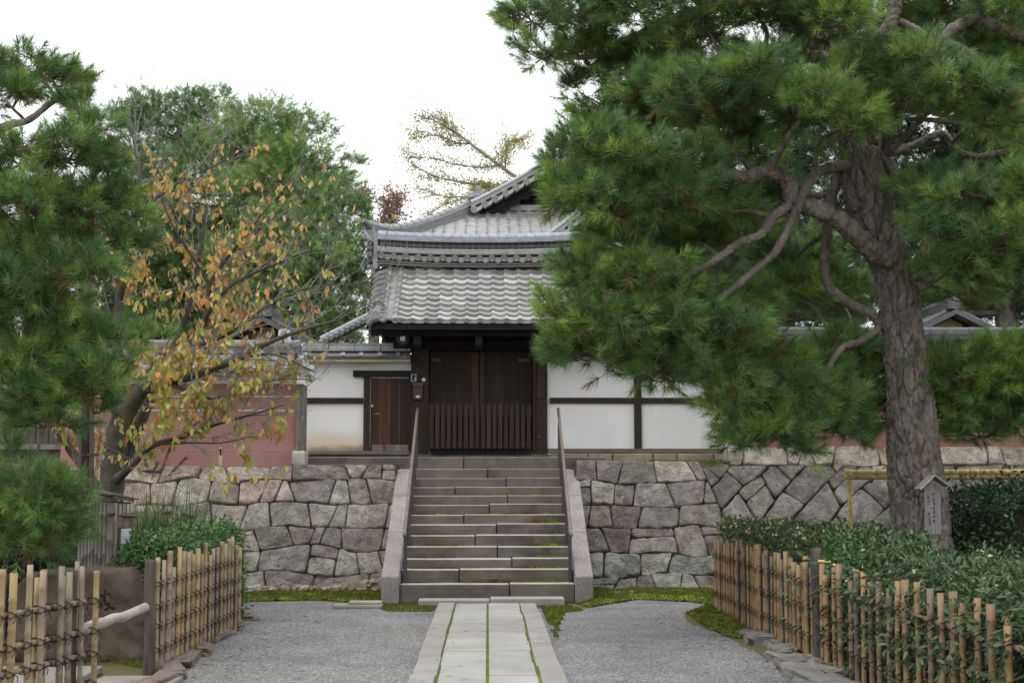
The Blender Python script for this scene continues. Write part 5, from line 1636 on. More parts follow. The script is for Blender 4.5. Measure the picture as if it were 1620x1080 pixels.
def pine(name, label, limbs, pads, base, K, L, Ln, w, dens, greens, brown=.05, buds=.3, group=None, barkdisp=None, trunk_n=28, connect=True, up=.55, twig_r=.012, angs=(66, 14)):
    """limbs: list of (points, radii); pads: (centre, rx, ry, rz). The first limb is the trunk."""
    root = thing(name, label, 'tree', base, group)
    samples = []
    for i, (pts, rad) in enumerate(limbs):
        p, r = smoothpath(pts, rad, 14 if i == 0 else 7)
        mb = MB()
        if i == 0:
            p2, r2 = smoothpath(pts, rad, barkdisp[1] if barkdisp else 10)
            mb.tube(p2, r2, barkdisp[0] if barkdisp else 16, disp=barkdisp[2] if barkdisp else (lambda q, r: .1 * r * noise.noise(q * 6)))
            mb.build('trunk', MAT['bark'], root, smooth=not barkdisp or True)
        else:
            p, r = smoothpath(pts, rad, 22) if barkdisp else (p, r)
            mb.tube(p, r, 26 if barkdisp else 12, disp=barkb)
            mb.build('branch', MAT['bark'], root, smooth=True)
        samples += [(a, b) for a, b in zip(p, r)]
    br = MB(); conn = []
    allB, allD, allC, tw = [], [], [], []
    for (c, rx, ry, rz) in pads:
        c = Vector(c)
        near = min(samples, key=lambda s: (s[0] - c).length + .5 * max(0, s[0].z - c.z)) if samples and connect else None
        if near is not None and (near[0] - c).length > .1:
            e = c + Vector((0, 0, -rz * .35))
            md = near[0].lerp(e, .5) + Vector((R.uniform(-.1, .1), R.uniform(-.1, .1), R.uniform(-.02, .12)))
            rr = min(near[1] * .7, .02 + .018 * (e - near[0]).length + twig_r)
            pth, rd = smoothpath([near[0], md, e], [rr, rr * .7, twig_r], 5)
            conn.append((pth, rd))
        n = int(dens * (rx * rz + rx * ry + ry * rz) / 3)
        m = max(3, n // 9)
        dirs = unit(NR.normal(size=(m, 3)) + np.array([0, 0, .25]))
        rad = (.45 + .55 * NR.random((m, 1)) ** .7)
        sc = np.array(c) + dirs * rad * np.array([rx, ry, rz])
        e0 = np.tile(np.array(c + Vector((0, 0, -rz * .35))), (m, 1))
        mid = (e0 + sc) / 2 + NR.normal(size=(m, 3)) * .15 * rz
        tw.append(prisms(e0, mid, twig_r * .7, twig_r * .5, np.array([1., 1, 1])))
        tw.append(prisms(mid, sc, twig_r * .5, twig_r * .33, np.array([1., 1, 1])))
        k = max(1, n // m)
        sub = np.repeat(sc, k, 0)
        sd = np.repeat(dirs, k, 0)
        sz = np.array([rx, ry, rz]) * .26
        off = NR.normal(size=(len(sub), 3)) * np.minimum(sz, L * 1.15)
        Bp = sub + off
        D = unit(sd * np.array([1, 1, .55]) * .75 + unit(off + 1e-6) * .55 + np.array([0, 0, up]) + NR.normal(size=(len(sub), 3)) * .22)
        g = np.array(greens)[NR.integers(0, len(greens), m)]
        g = np.repeat(g, k, 0) * (.62 + .76 * NR.random((len(sub), 1)))
        bm = NR.random(len(sub)) < brown
        g[bm] = np.array([.165, .125, .045]) * (.7 + .6 * NR.random((bm.sum(), 1)))
        D[bm, 2] -= .9; D = unit(D)
        allB.append(Bp); allD.append(D); allC.append(g)
        tw.append(prisms(sub, Bp, twig_r * .35, twig_r * .3, np.array([1., 1, 1])))
    B = np.concatenate(allB); D = np.concatenate(allD); C = np.concatenate(allC)
    Ls = L * (.7 + .6 * NR.random(len(B)))
    tw.append(prisms(B, B + D * Ls[:, None], twig_r * .32, twig_r * .22, np.array([1.1, 1, .9])))
    if buds:
        s = NR.random(len(B)) < buds
        e = B[s] + D[s] * Ls[s, None]
        tw.append(prisms(e - D[s] * .01, e + D[s] * .03, twig_r * .55, twig_r * .12, np.array([3.2, 3.0, 2.5])))
    V, F, Cc = needles(B, D, Ls, K, Ln, w, C, a0=angs[0], a1=angs[1])
    npmesh('needles', V, F, Cc, MAT['needle'], root)
    V, F, Cc = joinm(tw)
    npmesh('twigs', V, F, Cc, MAT['twig'], root)
    conn.sort(key=lambda q: -sum(q[1]) * (q[0][0] - q[0][-1]).length)
    for k, (pth, rd) in enumerate(conn):
        if k < 98 - len(limbs):
            MB().tube(pth, rd, 7).build('branch', MAT['bark'], root, smooth=True)
        else:
            br.tube(pth, rd, 7)
    if br.v:
        tag(br.build('thin_branches', MAT['bark'], root, smooth=True), kind='stuff')
    return root
def pads_px(lst, Y, ryf=.8, sc=1.0, sh=(0, 0)):
    out = []
    for (u, v, dy, ru, rv) in lst:
        y = Y + dy
        s = S(y)
        ru, rv = max(14, ru - sh[0]), max(9, rv - sh[1])
        out.append((W(u, v, y), ru / s * sc, max(ru, rv) / s * ryf * sc, rv / s * sc))
    return out
def limb_px(lst, Y, rads):
    return ([W(u, v, Y + dy) for (u, v, dy) in lst], rads)

# the big pine
YPN = 15.0
def barkd(q, r):
    wv = Vector((noise.noise(q * 3.5), noise.noise(q * 3.5 + Vector((5, 5, 5))), noise.noise(q * 2.5 + Vector((9, 1, 4)))))
    vz = Vector((q.x * 13, q.y * 13, q.z * 2.9)) + wv * .55
    ds, _ = noise.voronoi(vz)
    e = min(1, (ds[1] - ds[0]) * 4.5)
    d2, _ = noise.voronoi(Vector((q.x * 26, q.y * 26, q.z * 11)) + wv * 2)
    e2 = min(1, (d2[1] - d2[0]) * 3)
    return .058 * (e ** .45) - .044 + .014 * e2 + .009 * noise.noise(q * 17) + .008 * noise.noise(q * 45) + .045 * noise.noise(q * 2.2)
def barkb(q, r):
    wv = Vector((noise.noise(q * 6), noise.noise(q * 6 + Vector((5, 5, 5))), noise.noise(q * 6 + Vector((1, 9, 4)))))
    ds, _ = noise.voronoi(q * 15 + wv * .9)
    return r * (.26 * min(1, (ds[1] - ds[0]) * 3.5) - .15 + .2 * noise.noise(q * 7) + .1 * noise.noise(q * 30))
tr = [(1470, 1020, 0), (1464, 930, 0), (1459, 860, 0), (1453, 780, 0), (1445, 700, 0), (1436, 600, 0), (1430, 530, 0), (1420, 455, 0), (1402, 400, 0), (1384, 340, 0), (1371, 285, 0), (1362, 225, .05), (1346, 160, .1), (1318, 90, .15), (1290, 10, .2), (1275, -90, .2), (1290, -200, .2)]
limbs = [limb_px(tr, YPN, [.40, .34, .295, .27, .25, .212, .195, .19, .21, .23, .24, .225, .19, .155, .12, .09, .04])]
for l, r in [
    ([(1412, 412, -.1), (1380, 395, -.3), (1335, 355, -.45), (1290, 330, -.5), (1256, 318, -.5), (1245, 285, -.5), (1215, 272, -.6), (1175, 280, -.7), (1130, 270, -.8), (1060, 300, -.9), (980, 330, -1)], [.15, .13, .115, .105, .10, .09, .085, .075, .06, .045, .02]),
    ([(1258, 322, -.5), (1225, 342, -.6), (1205, 370, -.7), (1170, 385, -.7), (1130, 412, -.7), (1085, 435, -.7), (1010, 450, -.75)], [.07, .06, .058, .052, .05, .04, .015]),
    ([(1340, 262, -.1), (1295, 272, -.4), (1272, 305, -.55), (1255, 345, -.6), (1232, 390, -.6), (1215, 410, -.6), (1165, 452, -.6), (1100, 500, -.7), (1030, 530, -.7)], [.07, .06, .058, .055, .05, .048, .045, .03, .012]),
    ([(1335, 250, .1), (1318, 300, .1), (1310, 360, .05), (1304, 420, .05), (1316, 460, .05), (1345, 480, 0), (1382, 500, 0), (1389, 520, 0), (1360, 540, -.05), (1330, 552, -.1), (1300, 600, -.15), (1280, 640, -.2)], [.07, .068, .066, .062, .066, .062, .056, .052, .046, .042, .03, .012]),
    ([(1388, 225, 0), (1400, 245, -.2), (1418, 280, -.3), (1430, 310, -.35), (1452, 330, -.4)], [.075, .06, .056, .052, .04]),
    ([(1330, 110, .1), (1300, 92, -.1), (1262, 90, -.3), (1230, 82, -.4), (1170, 100, -.5), (1100, 120, -.6)], [.10, .085, .075, .07, .05, .02]),
    ([(1372, 65, -.1), (1405, 45, -.2), (1415, 10, -.2), (1400, -40, -.2)], [.06, .085, .085, .08]),
    ([(1340, 150, .1), (1372, 65, -.1)], [.06, .06]),
    ([(1400, 25, .0), (1450, 48, -.1), (1480, 72, -.1), (1510, 45, -.1), (1545, 30, -.1), (1590, 48, -.1), (1640, 65, 0)], [.05, .055, .065, .075, .08, .07, .05]),
    ([(1490, 65, -.1), (1520, 75, -.1), (1545, 92, -.1), (1565, 110, -.1)], [.05, .045, .042, .02]),
    ([(1378, 250, .1), (1440, 232, .1), (1490, 212, .1), (1512, 236, .1), (1545, 248, .1), (1590, 240, .1), (1640, 235, .1)], [.08, .05, .045, .042, .04, .035, .02]),
    ([(1440, 455, 0), (1465, 452, -.1), (1500, 430, -.3), (1560, 410, -.5), (1620, 400, -.5)], [.09, .04, .03, .025, .015]),
    ([(1450, 590, .1), (1480, 600, .15), (1520, 618, .15), (1580, 628, .1), (1640, 620, .1)], [.08, .05, .045, .035, .02]),
    ([(1290, 20, .2), (1200, 0, .3), (1100, 20, .5), (1000, 60, .6), (930, 90, .7), (860, 80, .8)], [.13, .10, .08, .06, .04, .02]),
    ([(1350, 185, .1), (1260, 170, .4), (1150, 160, .6), (1040, 150, .8), (950, 165, .8)], [.10, .08, .06, .045, .02]),
    ([(1437, 600, .1), (1400, 560, .3), (1350, 545, .4), (1300, 560, .4), (1230, 590, .2), (1180, 640, -.2)], [.07, .045, .04, .036, .03, .015]),
]:
    limbs.append(limb_px(l, YPN, [k * .82 for k in r]))
PADS = [(840, 25, .8, 55, 42), (930, 20, .5, 70, 50), (1010, 5, 0, 80, 50), (1110, 20, -.5, 90, 50), (1200, 15, -.8, 90, 48), (1300, 35, -1, 85, 48), (1420, -5, .6, 80, 40), (1520, 5, .5, 90, 45), (1600, 20, 0, 70, 50),
        (858, 88, .8, 45, 34), (930, 95, .8, 60, 42), (1010, 105, .9, 70, 40), (1085, 80, .3, 75, 42), (940, 205, .6, 55, 30), (925, 150, 1, 40, 34), (1040, 150, -.2, 70, 38), (1125, 155, -1, 90, 40), (1210, 125, -1.2, 80, 40), (1010, 190, .8, 90, 45),
        (1270, 175, -1.2, 85, 42), (1335, 195, -1.1, 65, 40), (1365, 120, -.9, 65, 38), (1440, 100, -1, 75, 38), (1500, 140, -1, 85, 42), (1570, 185, -.8, 75, 40), (1600, 110, .3, 50, 50), (1545, 70, .8, 70, 40), (1420, 160, -.9, 70, 35),
        (930, 235, -.8, 75, 40), (1000, 255, -1, 80, 42), (1080, 265, -.8, 75, 40), (885, 262, -.3, 40, 36), (1150, 212, -.4, 60, 40), (1190, 235, .6, 60, 40),
        (898, 308, -.9, 55, 40), (980, 318, -1, 80, 42), (1060, 325, -.9, 80, 42), (1140, 330, -.2, 60, 38), (1200, 320, .8, 70, 45),
        (972, 372, -.5, 40, 30), (990, 385, .2, 75, 38), (1080, 385, .4, 75, 42), (1160, 345, .7, 60, 40), (925, 440, -.9, 60, 38), (1005, 450, -.8, 85, 42), (1085, 475, -.3, 80, 42), (1160, 490, .3, 70, 42),
        (885, 495, -.9, 42, 30), (950, 510, -.9, 75, 40), (1035, 520, -.8, 85, 42), (1120, 530, -.6, 80, 42), (882, 540, -.8, 36, 24), (950, 558, -.6, 65, 26), (1045, 580, -.5, 75, 30), (1130, 590, -.4, 65, 36), (1185, 560, -.2, 55, 36),
        (1165, 645, -.6, 48, 40), (1220, 625, -.2, 60, 45), (1222, 688, -.5, 55, 34), (1290, 655, 0, 55, 40), (1295, 600, .3, 60, 36), (1345, 640, .4, 50, 42), (1365, 585, .5, 40, 38), (1265, 705, -.3, 30, 16),
        (1475, 300, -.6, 55, 34), (1530, 325, -1, 75, 40), (1605, 310, -1, 60, 40), (1495, 370, -.9, 65, 38), (1570, 385, -1, 80, 42), (1515, 430, -.5, 65, 42), (1600, 440, -.3, 60, 50), (1525, 472, .2, 55, 26),
        (1530, 600, 0, 60, 32), (1600, 590, 0, 60, 42), (1560, 645, .2, 60, 36), (1612, 650, .2, 50, 38), (1512, 640, .4, 40, 32), (1660, 400, 0, 60, 60), (1660, 200, 0, 60, 60), (1660, 600, 0, 60, 50),
        (1240, 590, .1, 60, 32), (1325, 560, .4, 50, 26), (1255, 650, -.1, 55, 36), (1330, 680, .2, 40, 30), (1185, 690, -.3, 40, 26), (1490, 585, .1, 40, 26), (1580, 570, .2, 60, 24), (1620, 640, .2, 50, 40), (1550, 685, .3, 40, 20), (1380, 640, .5, 30, 30), (1240, 455, 1.3, 70, 40), (1330, 470, 1.5, 60, 40), (1260, 400, 1.5, 70, 45)]
GREEN_F = [(.155, .265, .072), (.19, .31, .078), (.128, .23, .08), (.24, .355, .082), (.105, .195, .072)]
pine('pine_tree', 'big old pine with plated bark trunk leaning left, right of the stairs', limbs, pads_px([p for p in PADS if p[1] < 550], YPN, .85, 1, (15, 13)) + pads_px([p for p in PADS if p[1] >= 550], YPN, .85, 1, (4, 3)), Vector(W(1466, 1000, YPN)) * 1 - Vector((0, 0, W(1466, 1000, YPN).z)),
     K=66, L=.16, Ln=.15, w=.0058, dens=1750, greens=GREEN_F, brown=.022, buds=.16, barkdisp=(150, 38, barkd))

# the pine whose branches fill the left edge
YPL = 13.0
trl = [(-230, 1180, .3), (-225, 900, .3), (-215, 600, .3), (-190, 300, .3), (-150, 60, .4), (-120, -60, .5)]
limbs = [limb_px(trl, YPL, [.30, .26, .22, .17, .10, .04])]
for l, r in [([(-218, 620, .3), (-100, 560, .2), (20, 572, .1), (60, 568, .1), (95, 562, .1), (130, 540, .1)], [.1, .08, .05, .042, .036, .015]),
             ([(-195, 330, .3), (-80, 250, .2), (10, 200, .2), (45, 190, .2), (90, 158, .3), (130, 150, .4)], [.09, .07, .04, .032, .028, .01]),
             ([(-205, 440, .3), (-60, 420, .0), (40, 400, -.1), (95, 372, -.1), (140, 345, 0), (160, 320, .0)], [.09, .06, .04, .03, .024, .01]),
             ([(-222, 760, .3), (-100, 780, .0), (0, 800, -.2), (40, 805, -.3)], [.08, .05, .03, .015]),
             ([(-200, 380, .3), (-80, 330, -.1), (30, 310, -.2), (80, 285, -.2)], [.07, .05, .03, .015])]:
    limbs.append(limb_px(l, YPL, r))
PADL = [(40, 110, .6, 55, 36), (95, 130, .6, 45, 32), (148, 140, .8, 22, 20), (20, 165, .4, 45, 32), (130, 178, .4, 45, 22), (30, 250, 0, 60, 42), (105, 245, -.2, 65, 42), (150, 215, -.2, 42, 32), (165, 250, 0, 40, 30),
        (55, 330, -.2, 80, 40), (150, 325, 0, 65, 34), (205, 325, .2, 36, 30), (228, 385, .3, 30, 26), (160, 378, .2, 60, 34), (60, 395, 0, 70, 40), (30, 455, -.3, 65, 42), (115, 430, -.3, 65, 36), (148, 425, -.4, 42, 24), (70, 495, -.2, 80, 38),
        (200, 525, .2, 52, 20), (236, 530, .3, 30, 18), (120, 545, 0, 60, 34), (40, 570, -.2, 70, 42), (185, 585, -.3, 45, 34), (135, 612, -.3, 65, 38), (55, 630, -.2, 70, 40), (150, 650, -.1, 32, 22), (70, 672, .2, 55, 24),
        (30, 800, -.3, 55, 42), (82, 790, -.3, 50, 36), (40, 855, -.2, 55, 34), (98, 832, -.2, 26, 32), (108, 770, -.2, 26, 18), (12, 720, .5, 24, 30), (-50, 300, 0, 70, 70), (-50, 550, 0, 70, 70), (-50, 800, 0, 70, 60), (-40, 130, .4, 60, 50)]
GREEN_L = [(.135, .245, .075), (.165, .285, .078), (.20, .32, .076), (.115, .205, .072)]
pine('pine_tree', 'dark green pine whose hanging branches fill the left edge, trunk out of view', limbs, pads_px([p for p in PADL if p[1] < 745], YPL, .85, 1, (13, 11)) + pads_px([p for p in PADL if p[1] >= 745], YPL, .85, 1, (4, 3)), Vector((W(-230, 900, YPL + .3).x, YPL + .3, 0)),
     K=64, L=.15, Ln=.135, w=.0052, dens=2100, greens=GREEN_L, brown=.04, buds=.12)

# pines and evergreens beyond the walls
def bgpine(label, Y, padl, trunk, greens, dens=70, K=34, group='trees beyond the walls', w=.0095, brown=.01, Ln=.125):
    lim = [limb_px([(u, v, 0) for u, v in trunk], Y, [.28, .24, .2, .15, .06][:len(trunk)])]
    c0_, c1_ = lim[0][0][0], lim[0][0][-1]
    base = Vector((c0_.x, Y, 1.8)); lim[0][0][0] = base
    return pine('pine_tree', label, lim, pads_px(padl, Y, .9, 1, (0, 3)), base, K=K, L=.15, Ln=Ln, w=w, dens=dens * 9, greens=greens, brown=brown, buds=0, group=group, twig_r=.008, up=.5, angs=(95, 20))
GB = [(.20, .34, .10), (.24, .385, .108), (.17, .30, .10), (.28, .42, .12)]
bgpine('tall green pine with rounded tufted crown behind the left clay wall, nearest the gate', 33,
       [(420, 185, 0, 62, 26), (480, 200, 0, 46, 22), (395, 225, .5, 80, 32), (470, 250, -.4, 66, 34), (555, 262, 0, 20, 12), (530, 285, 0, 32, 20), (430, 300, -.6, 80, 36), (500, 325, -.4, 62, 36), (550, 330, 0, 34, 26), (455, 365, -.8, 84, 36), (545, 385, -.3, 42, 32), (400, 410, -.4, 80, 40), (490, 420, -.8, 76, 38), (560, 440, 0, 26, 36), (440, 475, -.6, 84, 42), (530, 490, -.3, 50, 40), (480, 530, -.3, 80, 36), (572, 470, .5, 26, 36), (566, 520, .5, 30, 26), (548, 345, 0, 34, 26), (572, 405, 0, 22, 26), (520, 545, .3, 60, 26), (400, 260, 1, 70, 40), (460, 300, 1.5, 100, 60), (470, 420, 1.5, 100, 70)],
       [(450, 700), (445, 560), (440, 420), (445, 300), (450, 200)], GB, dens=85)
bgpine('green pine behind the orange leaved tree, left of the tallest pine', 36,
       [(300, 160, 0, 34, 18), (345, 150, 0, 22, 14), (240, 170, 0, 46, 22), (200, 195, 0, 40, 26), (330, 185, 0, 40, 22), (270, 210, .3, 76, 30), (350, 240, 0, 60, 30), (210, 260, 0, 66, 36), (300, 280, -.5, 80, 40), (360, 320, 0, 60, 40), (220, 340, 0, 76, 44), (310, 370, -.4, 84, 44), (240, 430, 0, 84, 46), (330, 460, 0, 84, 46), (220, 510, 0, 84, 46), (310, 540, 0, 84, 40), (270, 460, .5, 90, 60), (260, 540, .5, 90, 50), (350, 400, .5, 80, 60), (380, 480, .8, 80, 60), (390, 540, .8, 80, 40)],
       [(275, 700), (280, 560), (285, 420), (280, 300), (285, 190)], [(.16, .275, .09), (.19, .31, .095), (.14, .245, .09)], dens=95)
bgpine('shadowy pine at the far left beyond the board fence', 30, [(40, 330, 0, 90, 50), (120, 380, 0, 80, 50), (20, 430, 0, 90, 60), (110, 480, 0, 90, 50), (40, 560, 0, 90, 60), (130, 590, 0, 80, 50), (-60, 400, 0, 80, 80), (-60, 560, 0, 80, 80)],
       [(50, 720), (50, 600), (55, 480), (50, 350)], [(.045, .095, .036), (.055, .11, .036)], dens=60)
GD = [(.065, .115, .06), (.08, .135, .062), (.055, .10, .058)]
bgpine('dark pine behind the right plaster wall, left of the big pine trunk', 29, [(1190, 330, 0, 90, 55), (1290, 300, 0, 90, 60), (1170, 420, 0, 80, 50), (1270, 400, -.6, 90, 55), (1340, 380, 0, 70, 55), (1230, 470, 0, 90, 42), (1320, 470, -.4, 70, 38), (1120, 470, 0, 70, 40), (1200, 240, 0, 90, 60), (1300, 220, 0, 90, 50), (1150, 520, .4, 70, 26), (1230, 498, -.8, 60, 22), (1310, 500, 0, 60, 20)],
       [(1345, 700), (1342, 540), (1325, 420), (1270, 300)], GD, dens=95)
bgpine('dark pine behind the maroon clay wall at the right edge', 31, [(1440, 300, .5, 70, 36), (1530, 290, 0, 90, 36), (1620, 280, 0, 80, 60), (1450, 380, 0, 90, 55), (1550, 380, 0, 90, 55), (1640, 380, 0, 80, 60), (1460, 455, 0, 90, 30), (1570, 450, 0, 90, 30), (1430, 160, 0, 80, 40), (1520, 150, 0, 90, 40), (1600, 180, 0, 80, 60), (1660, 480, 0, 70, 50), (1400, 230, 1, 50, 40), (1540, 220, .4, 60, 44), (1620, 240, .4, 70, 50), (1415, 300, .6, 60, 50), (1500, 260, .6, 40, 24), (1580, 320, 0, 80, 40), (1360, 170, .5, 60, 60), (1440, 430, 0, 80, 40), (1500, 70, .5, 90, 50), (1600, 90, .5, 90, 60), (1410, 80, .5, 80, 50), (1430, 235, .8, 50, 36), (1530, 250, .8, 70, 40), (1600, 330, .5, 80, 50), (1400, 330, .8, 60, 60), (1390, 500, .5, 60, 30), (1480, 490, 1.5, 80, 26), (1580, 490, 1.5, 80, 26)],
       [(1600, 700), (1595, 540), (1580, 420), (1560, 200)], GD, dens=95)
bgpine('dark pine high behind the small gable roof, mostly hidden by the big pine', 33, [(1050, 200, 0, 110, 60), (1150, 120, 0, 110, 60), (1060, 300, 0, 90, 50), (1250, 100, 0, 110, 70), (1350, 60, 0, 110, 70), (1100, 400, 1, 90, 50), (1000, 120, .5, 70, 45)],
       [(1150, 700), (1150, 500), (1150, 300), (1160, 120)], GD, dens=50)

# ---- broadleaf helpers
def leaves(P, ax, nrm, Ln, Wd, col):
    """six-cornered leaves: base point, long axis, blade normal"""
    N = len(P)
    ax = unit(ax); s = unit(np.cross(ax, nrm)); n = np.cross(s, ax)
    Ln = np.asarray(Ln).reshape(-1, 1); Wd = np.asarray(Wd).reshape(-1, 1)
    v = [P, P + ax * Ln * .35 + s * Wd * .5 + n * Wd * .12, P + ax * Ln * .72 + s * Wd * .4 + n * Wd * .08 - n * Ln * .03, P + ax * Ln - n * Ln * .10,
         P + ax * Ln * .72 - s * Wd * .4 + n * Wd * .08 - n * Ln * .03, P + ax * Ln * .35 - s * Wd * .5 + n * Wd * .12]
    V = np.stack(v, 1).reshape(-1, 3)
    o = (np.arange(N) * 6)[:, None]
    F = np.concatenate([o + np.array([[0, 1, 2, 3]]), o + np.array([[0, 3, 4, 5]])], 0)
    return V, F, np.concatenate([col, col], 0)

def hedge(name, label, x0, x1, y0, y1, h, n, Ln, cols, flowers=0, flower_col=(.75, .68, .42), lump=.06, wild=.06, spill=0, cat='hedge', core=True, zmin=.05, side=None):
    root = thing(name, label, cat, ((x0 + x1) / 2, (y0 + y1) / 2, 0))
    if core:
        c = MB(); k = .12
        nx, ny, nz_ = 10, max(6, int((y1 - y0) / .15)), 8
        c.blob(((x0 + x1) / 2, (y0 + y1) / 2, h * .46), ((x1 - x0) / 2 - k, (y1 - y0) / 2 - k, h * .46 - k * .4), pw=.22, nz=.05, fr=3, nu=40, nv=16)
        c.build('stems', MAT['hedgecore'], root)
    areas = {'top': (x1 - x0) * (y1 - y0), 'xm': (y1 - y0) * h, 'xp': (y1 - y0) * h, 'ym': (x1 - x0) * h, 'yp': (x1 - x0) * h}
    if side:
        for s in side:
            areas[s] *= .25
    tot = sum(areas.values())
    Ps, Ns = [], []
    for k, a in areas.items():
        m = int(n * a / tot)
        r = NR.random((m, 3))
        X = x0 + (x1 - x0) * r[:, 0]; Yv = y0 + (y1 - y0) * r[:, 1]; Z = zmin + (h - zmin) * r[:, 2] ** .8
        nn = np.zeros((m, 3))
        if k == 'top': Z[:] = h; nn[:, 2] = 1
        if k == 'xm': X[:] = x0; nn[:, 0] = -1
        if k == 'xp': X[:] = x1; nn[:, 0] = 1
        if k == 'ym': Yv[:] = y0; nn[:, 1] = -1
        if k == 'yp': Yv[:] = y1; nn[:, 1] = 1
        P = np.stack([X, Yv, Z], 1)
        lum = np.array([noise.noise(Vector(p) * 3.0) * lump + noise.noise(Vector(p) * 9.0) * lump * .5 for p in P])
        P += nn * (lum[:, None] - NR.random((m, 1)) ** 1.5 * .13 + NR.random((m, 1)) ** 4 * wild)
        Ps.append(P); Ns.append(nn)
    P = np.concatenate(Ps); Nn = np.concatenate(Ns)
    # rounded edges
    c = np.array([(x0 + x1) / 2, (y0 + y1) / 2, h * .5]); hh = np.array([(x1 - x0) / 2, (y1 - y0) / 2, h * .5])
    q = np.abs((P - c) / hh)
    k = np.clip((np.sort(q, 1)[:, 1] - .86) / .14, 0, 1.3) * .05
    P -= unit((P - c)) * k[:, None]
    N = len(P)
    ax = unit(Nn * .55 + NR.normal(size=(N, 3)) * .65 + np.array([0, 0, -.1]))
    nr = unit(Nn * .8 + NR.normal(size=(N, 3)) * .5 + np.array([0, 0, .5]))
    cc = np.array(cols)[NR.integers(0, len(cols), N)] * (.75 + .5 * NR.random((N, 1)))
    V, F, C = leaves(P, ax, nr, Ln * (.7 + .6 * NR.random(N)), Ln * .42 * (.8 + .4 * NR.random(N)), cc)
    npmesh('foliage', V, F, C, MAT['gloss'], root)
    if flowers:
        i = NR.choice(N, flowers, replace=False)
        parts = []
        for pt in range(5):
            a = unit(Nn[i] * .5 + NR.normal(size=(flowers, 3)) * .7)
            parts.append(leaves(P[i] + Nn[i] * .02, a, unit(Nn[i] + NR.normal(size=(flowers, 3)) * .4), np.full(flowers, .026), np.full(flowers, .022), np.tile(np.array(flower_col), (flowers, 1)) * (.7 + .45 * NR.random((flowers, 1)))))
        V, F, C = joinm(parts)
        npmesh('blossoms', V, F, C, MAT['leaf'], root)
    return root
GH = [(.038, .070, .024), (.05, .088, .03), (.030, .055, .022), (.065, .105, .034), (.09, .12, .04)]
GT = [(.044, .082, .031), (.055, .098, .034), (.032, .06, .026), (.072, .12, .042), (.038, .066, .025), (.095, .14, .048)]
hedge('hedge', 'clipped dark hedge with tiny cream blossoms behind the far right bamboo fence', 2.97, 3.75, 13.6, 18.4, 1.12, 26000, .038, GH, 420, (.62, .52, .22), side=['xp'])
hedge('hedge', 'clipped dark hedge running right below the polygonal stone wall', 3.6, 6.6, 17.4, 18.4, 1.06, 15000, .038, GH, 200, (.62, .52, .22), side=['yp', 'xp'])
hedge('hedge', 'tall leafy tea hedge with pale yellow flowers behind the near right bamboo fence', 3.01, 4.5, 7.6, 12.3, .95, 44000, .050, GT, 190, (.85, .80, .55), lump=.08, wild=.14, side=['xp'])
hedge('shrub', 'light green loose shrub in the gap between the two right hedges', 3.05, 3.95, 12.2, 13.7, .98, 5200, .075, [(.06, .125, .035), (.075, .15, .04), (.05, .10, .03)], 14, (.8, .75, .6), lump=.14, wild=.22, cat='shrub')
hedge('camellia_shrub', 'dark glossy camellia shrub right of the pine trunk under the rope frame', 5.15, 7.6, 14.6, 16.2, 1.52, 15000, .065, [(.026, .055, .022), (.035, .07, .026), (.02, .045, .02)], 20, (.6, .5, .4), lump=.16, wild=.18, cat='shrub')
hedge('hedge', 'bright green clipped hedge behind the left far bamboo fence', -3.50, -2.95, 13.75, 17.3, 1.04, 20000, .05, [(.065, .14, .035), (.085, .175, .045), (.05, .11, .032), (.10, .19, .05)], 25, (.8, .75, .65), lump=.10, wild=.12, side=['xm'])
xa, xb = W(-120, 850, 15.6).x, W(82, 850, 15.6).x
hedge('shrub', 'dark leafy shrub behind the black iron railing at the left edge', xa, xb, 15.25, 16.4, 1.35, 9000, .06, [(.035, .065, .022), (.05, .09, .03), (.028, .05, .02)], lump=.16, wild=.2, cat='shrub')
# leaves that push through the right fences
def spray(label, pts, n, Ln, cols, name='twig_spray'):
    root = thing(name, label, 'plant', (pts[0][0], pts[0][1], 0))
    st = MB(); P = []
    for (x, y, z, dx) in pts:
        a = Vector((x + .25, y, z + .03)); b = Vector((x + .1, y + R.uniform(-.05, .05), z + .05)); c = Vector((x + dx, y + R.uniform(-.1, .1), z - .02))
        p, r = smoothpath([a, b, c], [.006, .005, .003], 5)
        st.tube(p, r, 5)
        for k in range(n):
            q = p[R.randrange(len(p))]
            P.append([q.x + R.uniform(-.05, .05), q.y + R.uniform(-.06, .06), q.z + R.uniform(-.07, .05)])
    st.t = [(.35, .38, .2)] * len(st.t)
    tag(st.build('stems', MAT['greytwig'], root), kind='stuff')
    P = np.array(P); N = len(P)
    ax = unit(NR.normal(size=(N, 3)) * .7 + np.array([-.5, -.2, -.35])); nr = unit(NR.normal(size=(N, 3)) * .5 + np.array([-.4, -.4, .7]))
    V, F, C = leaves(P, ax, nr, Ln * (.7 + .6 * NR.random(N)), Ln * .42 * np.ones(N), np.array(cols)[NR.integers(0, len(cols), N)] * (.8 + .4 * NR.random((N, 1))))
    npmesh('foliage', V, F, C, MAT['gloss'], root)
pt = [(2.93, R.uniform(8.0, 12.3), R.uniform(.25, .95), R.uniform(-.14, -.02)) for _ in range(20)] + [(2.90, R.uniform(7.8, 11.4), R.uniform(.42, .92), R.uniform(-.12, -.03)) for _ in range(92)] + [(2.93, R.uniform(11.6, 12.2), R.uniform(.35, .6), -.1) for _ in range(6)]
spray('leafy hedge shoots poking out through the near right bamboo fence', pt, 17, .062, GT)
pt = [(2.92, R.uniform(12.9, 15.4), R.uniform(.3, .9), R.uniform(-.10, -.0)) for _ in range(16)] + [(2.90, R.uniform(15, 17.6), R.uniform(.7, .95), R.uniform(-.08, 0)) for _ in range(10)]
